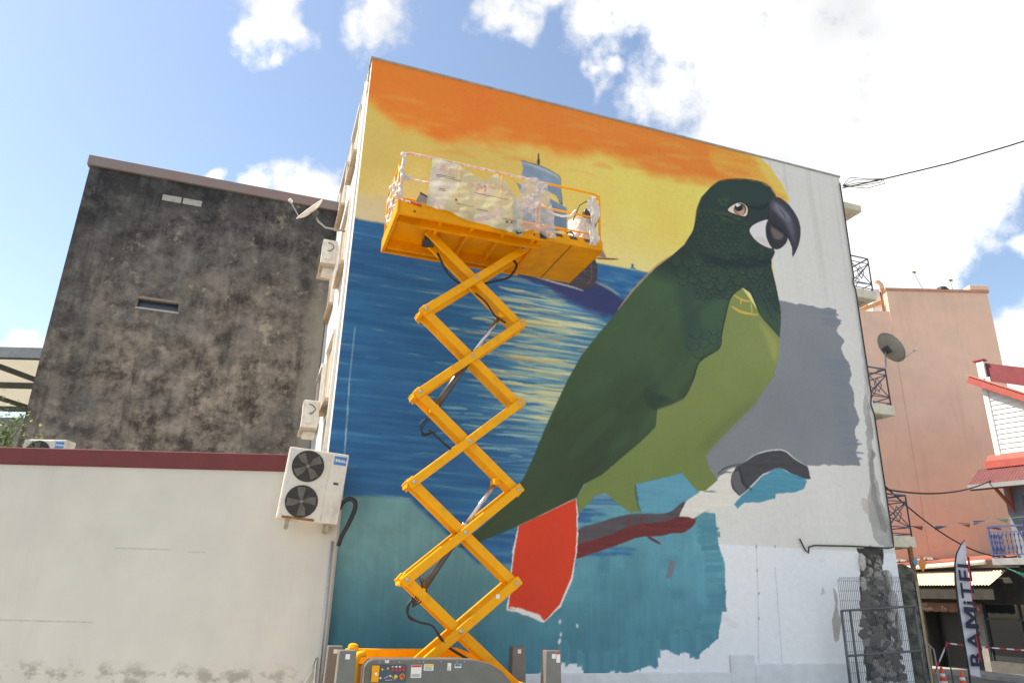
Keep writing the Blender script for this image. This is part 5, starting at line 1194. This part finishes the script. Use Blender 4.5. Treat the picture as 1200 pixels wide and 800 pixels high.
# guard rails
def rail(name, pts, r=.021, m_=None): return G().tube(pts, r, 8).build(name, m_ or M_yel, lift, smooth=True)
ZR = DZ+1.17
def rounded(x0, x1, y, zlo):
    c_ = .10; return [(x0, y, zlo), (x0, y, ZR-c_), (x0+.03, y, ZR-.03), (x0+c_, y, ZR), (x1-c_, y, ZR), (x1-.03, y, ZR-.03), (x1, y, ZR-c_), (x1, y, zlo)]
wrap = mat('wrapped_rail', (.66, .38, .28), .5, .25, 14, .2, 60, col2=(.74, .70, .66), thr=(.42, .6))
rail('top_rail', rounded(-1.27, 1.16, -.73, DZ+.2), .023, wrap); rail('top_rail', rounded(1.12, 2.33, -.71, DZ+.1)); rail('top_rail', rounded(-1.27, 2.33, .73, DZ+.2))
for y in (-.73, .73): rail('mid_rail', [(-1.27, y, DZ+.68), (1.14, y, DZ+.68)], .018, wrap if y < 0 else None); rail('mid_rail', [(1.14, y*.97, DZ+.68), (2.33, y*.97, DZ+.68)], .018); 
rail('low_rail', [(1.14, -.71, DZ+.33), (2.33, -.71, DZ+.33)], .016)
for x in (-1.27, 2.33):
    for z in (ZR-.02, DZ+.68): rail('end_rail', [(x, -.72, z), (x, .72, z)], .020)
    for y in (-.36, .05, .40): rail('end_post', [(x, y, DZ+.2), (x, y, ZR-.02)], .020)
for x in (-.3, .45): rail('rail_post', [(x, -.73, DZ+.2), (x, -.73, ZR)], .020)

# ------------------------------------------------------------------ plastic sheets and gear on the deck
def plastic(name, col, transp, transl, rough, crease=1.0, col2=None):
    M = bpy.data.materials.new(name); M.use_nodes = True; nt = M.node_tree; N = nt.nodes; L = nt.links; out = N['Material Output']; p = N['Principled BSDF']
    p.inputs['Base Color'].default_value = (*col, 1); p.inputs['Roughness'].default_value = rough
    tc = N.new('ShaderNodeTexCoord')
    if col2:
        n = N.new('ShaderNodeTexNoise'); n.inputs['Scale'].default_value = 2.2; n.inputs['Detail'].default_value = 3; L.new(tc.outputs['Object'], n.inputs['Vector'])
        r = N.new('ShaderNodeValToRGB'); r.color_ramp.elements[0].position = .53; r.color_ramp.elements[1].position = .58; r.color_ramp.elements[0].color = (*col, 1); r.color_ramp.elements[1].color = (*col2, 1)
        L.new(n.outputs['Fac'], r.inputs['Fac']); L.new(r.outputs[0], p.inputs['Base Color'])
    n2 = N.new('ShaderNodeTexNoise'); n2.inputs['Scale'].default_value = 7; n2.inputs['Detail'].default_value = 5; n2.inputs['Distortion'].default_value = 1.2; L.new(tc.outputs['Object'], n2.inputs['Vector'])
    b = N.new('ShaderNodeBump'); b.inputs['Strength'].default_value = crease; b.inputs['Distance'].default_value = .05; L.new(n2.outputs['Fac'], b.inputs['Height']); L.new(b.outputs[0], p.inputs['Normal'])
    t1 = N.new('ShaderNodeBsdfTranslucent'); t1.inputs['Color'].default_value = (*[min(1, c*1.1) for c in col], 1); L.new(b.outputs[0], t1.inputs['Normal'])
    t2 = N.new('ShaderNodeBsdfTransparent')
    m1 = N.new('ShaderNodeMixShader'); m1.inputs[0].default_value = transl; L.new(p.outputs[0], m1.inputs[1]); L.new(t1.outputs[0], m1.inputs[2])
    m2 = N.new('ShaderNodeMixShader'); L.new(m1.outputs[0], m2.inputs[1]); L.new(t2.outputs[0], m2.inputs[2])
    n3 = N.new('ShaderNodeTexNoise'); n3.inputs['Scale'].default_value = 5; n3.inputs['Detail'].default_value = 4; L.new(tc.outputs['Object'], n3.inputs['Vector'])
    mr = N.new('ShaderNodeMapRange'); mr.inputs['From Min'].default_value = .35; mr.inputs['From Max'].default_value = .65; mr.inputs['To Min'].default_value = transp*.4; mr.inputs['To Max'].default_value = min(1, transp*1.6)
    L.new(n3.outputs['Fac'], mr.inputs['Value']); L.new(mr.outputs[0], m2.inputs[0]); L.new(m2.outputs[0], out.inputs['Surface'])
    return M
def crumple(x, z, s, a):
    return a*(math.sin(x*9.1+z*5.3+s)+.7*math.sin(x*17.7-z*13.1+2*s)+.5*math.sin(x*31+z*23+3*s)+.35*math.sin(z*41-x*11+s))
bn = thing('plastic_banner', 'pale green plastic banner sheet with orange lettering tied to the lift rail', 'banner', W(1.75, -1.75, DZ), WANG)
tx = [-.80, -.55, -.32, -.18, -.02, .14, .26, .34, .46, .62, .82]; tz = [1.15, 1.13, 1.10, 1.02, .93, .92, 1.03, 1.10, 1.0, .82, .60]
bx = [-.86, -.5, -.2, .1, .4, .82]; bz = [.19, .18, .08, .06, .02, -.02]
def bfun(u, v):
    x = -.80+1.62*u; zt = float(np.interp(x, tx, tz)); zb = float(np.interp(x, bx, bz)); z = zb+(zt-zb)*v
    return (x-.05*(1-v)*(1-u), -.80-.03*(1-v)+crumple(x, z, 1.0, .011)-.012*math.sin(x*14)*(1-v), z)
sheet = G().grid(bfun, 60, 44).build('sheet', plastic('banner_plastic', (.56, .63, .46), .20, .35, .35, .35, (.70, .69, .72)), bn, smooth=True)
M_ol = mat('banner_orange', (.72, .36, .24), .6, .15, 20)
for ch, x, z in zip('ARTSMURA', (-.62, -.46, -.30, -.12, .06, .26, .42, .56), (.93, .89, .87, .75, .71, .80, .78, .73)):
    text(ch, .20, M_ol, sheet, T(x, -.875, z) @ RX(math.pi/2) @ RZ(R_(-4)), bold=-.001)
for (x0, x1, z0, z1) in ((-.72, -.40, .80, .808), (-.72, -.30, .77, .776), (-.05, .55, .60, .606), (-.66, -.56, .55, .556), (-.66, -.55, .52, .526), (.0, .2, .30, .306), (-.35, -.05, .33, .335), (.45, .7, .22, .226)):
    G().box(x0, x1, -.846, -.842, z0, z1).build('print_line', M_dgrey, sheet)
for (x, z) in ((-.38, .38), (.52, .16), (.60, .17)): G().box(x, x+.035, -.846, -.842, z, z+.04).build('print_mark', M_rust, sheet)
cp = thing('clear_plastic_sheet', 'crumpled clear plastic sheet hanging over the lift rail', 'plastic sheet', W(1.75, -1.75, DZ), WANG)
def cfun(u, v):
    w_ = .22+.20*(1-v)**.8; x = 1.06+w_*(2*u-1)*1.0-.06*(1-v); z = .08+1.10*v-.06*abs(2*u-1)
    return (x+crumple(z, x, 2, .008), -.80-.06*(1-v)+crumple(x*1.4, z, 4, .026)*(1.2-.5*v), z)
G().grid(cfun, 54, 60).build('sheet', plastic('clear_plastic', (.62, .60, .60), .42, .25, .18, 1.0), cp, smooth=True)
def ffun(u, v):
    x = .80+.34*u; z = .62+.46*u*v+.30*v*(1-u)*.3-.12*(1-u)
    return (x, -.78+crumple(x, z, 7, .02), z)
G().grid(ffun, 24, 20).build('flap', plastic('white_plastic', (.74, .72, .70), .10, .3, .3, .8), cp, smooth=True)
wb = thing('spray_rig', 'grey paint sprayer wrapped in white plastic at the end of the lift deck', 'sprayer', W(1.75+2.06, -1.75-.40, DZ+.06), WANG)
G().box(-.12, .12, -.14, .14, .56, .86, RY(.3)).build('motor_box', mat('sprayer_grey', (.30, .30, .29), .5, .15, 9), wb, bevel=.03)
G().lathe([(.07, -.06), (.09, -.05), (.09, .05), (.07, .06)], 18, T(.10, -.18, .76) @ RX(math.pi/2)).build('gauge', M_dgrey, wb, smooth=True)
def wfun(u, v):
    a_ = 2*math.pi*u; r_ = .30*(1-.35*v)+.03*math.sin(5*a_+v*6); x = r_*math.cos(a_)+.03; y = r_*.9*math.sin(a_); z = .02+.66*v
    return (x+crumple(a_*.5, z, 3, .010), y+crumple(a_*.6, z, 5, .012), z)
M_wp = plastic('white_plastic', (.74, .72, .70), .06, .3, .3, .8)
G().grid(wfun, 44, 26).build('plastic_wrap', M_wp, wb, smooth=True)
def w2(u, v): return (.13+(.03+.08*abs(math.sin(v*5+1)))*(2*u-1)+.02*math.sin(v*13), -.36+crumple(u*.5, v, 3, .02), .02+1.0*v)
G().grid(w2, 14, 34).build('post_wrap', M_wp, wb, smooth=True)
for k in range(1): G().tube([(-.20, -.2, .55-.04*k), (-.10, -.26, .84+.05*k), (.04, -.26, .96+.03*k), (.16, -.22, .86)], .010, 6).build('spray_hose', M_black, wb, smooth=True)
for k in range(2): G().tube([(-.30+.08*math.cos(a_), -.30, .14+.09*math.sin(a_)+.02*k) for a_ in np.linspace(0, 6.28, 18)], .008, 5).build('coiled_hose', M_black, wb, smooth=True)
rp_ = thing('white_rope', 'white plastic strip sagging along the middle rail of the lift', 'plastic strip', W(1.75, -1.75, DZ), WANG)
G().tube([(1.30, -.76, .60), (1.42, -.77, .55), (1.58, -.77, .54), (1.74, -.77, .58), (1.84, -.76, .72)], .020, 6).build('strip', M_white, rp_, smooth=True)
G().tube([(-1.27, -.76, .25), (-1.10, -.78, .23), (-.92, -.78, .20)], .018, 6).build('strip_end', mat('tape_stripe', (.6, .06, .05), .6, .2, 8, col2=(.75, .72, .70), thr=(.48, .52)), rp_, smooth=True)
bd = thing('grey_board', 'grey board leaning on the lift deck beside the banner', 'board', W(1.75-.92, -1.75-.55, DZ+.152), WANG)
G().box(-.14, .14, -.01, .01, 0, .44, RY(.35) @ RX(-.1)).build('panel', mat('board_grey', (.30, .29, .28), .7, .15, 5), bd); G().box(-.145, .145, -.014, -.011, .40, .43, RY(.35) @ RX(-.1)).build('edge_strip', M_dgrey, bd)
ew = thing('end_rail_plastic', 'torn white plastic wrapped round the end rail of the lift', 'plastic sheet', W(1.75-1.27, -1.75, DZ+.2), WANG)
for k in range(4):
    y = (-.72, -.36, .05, .40)[k]
    def efun(u, v, y=y, k=k): a_ = 2*math.pi*u; r_ = .035+.018*math.sin(v*17+k*2+a_)+.01*math.sin(v*41); return (r_*math.cos(a_), y+r_*math.sin(a_), .02+(.93 if k != 1 else .6)*v)
    G().grid(efun, 10, 40).build('wrap', M_wp, ew, smooth=True)
G().grid(lambda u, v: (.02+.15*u, -.74+.03*math.sin(9*u+5*v), .42+.14*v*(1-.6*u)+.05*u), 8, 8).build('torn_end', M_wp, ew, smooth=True)
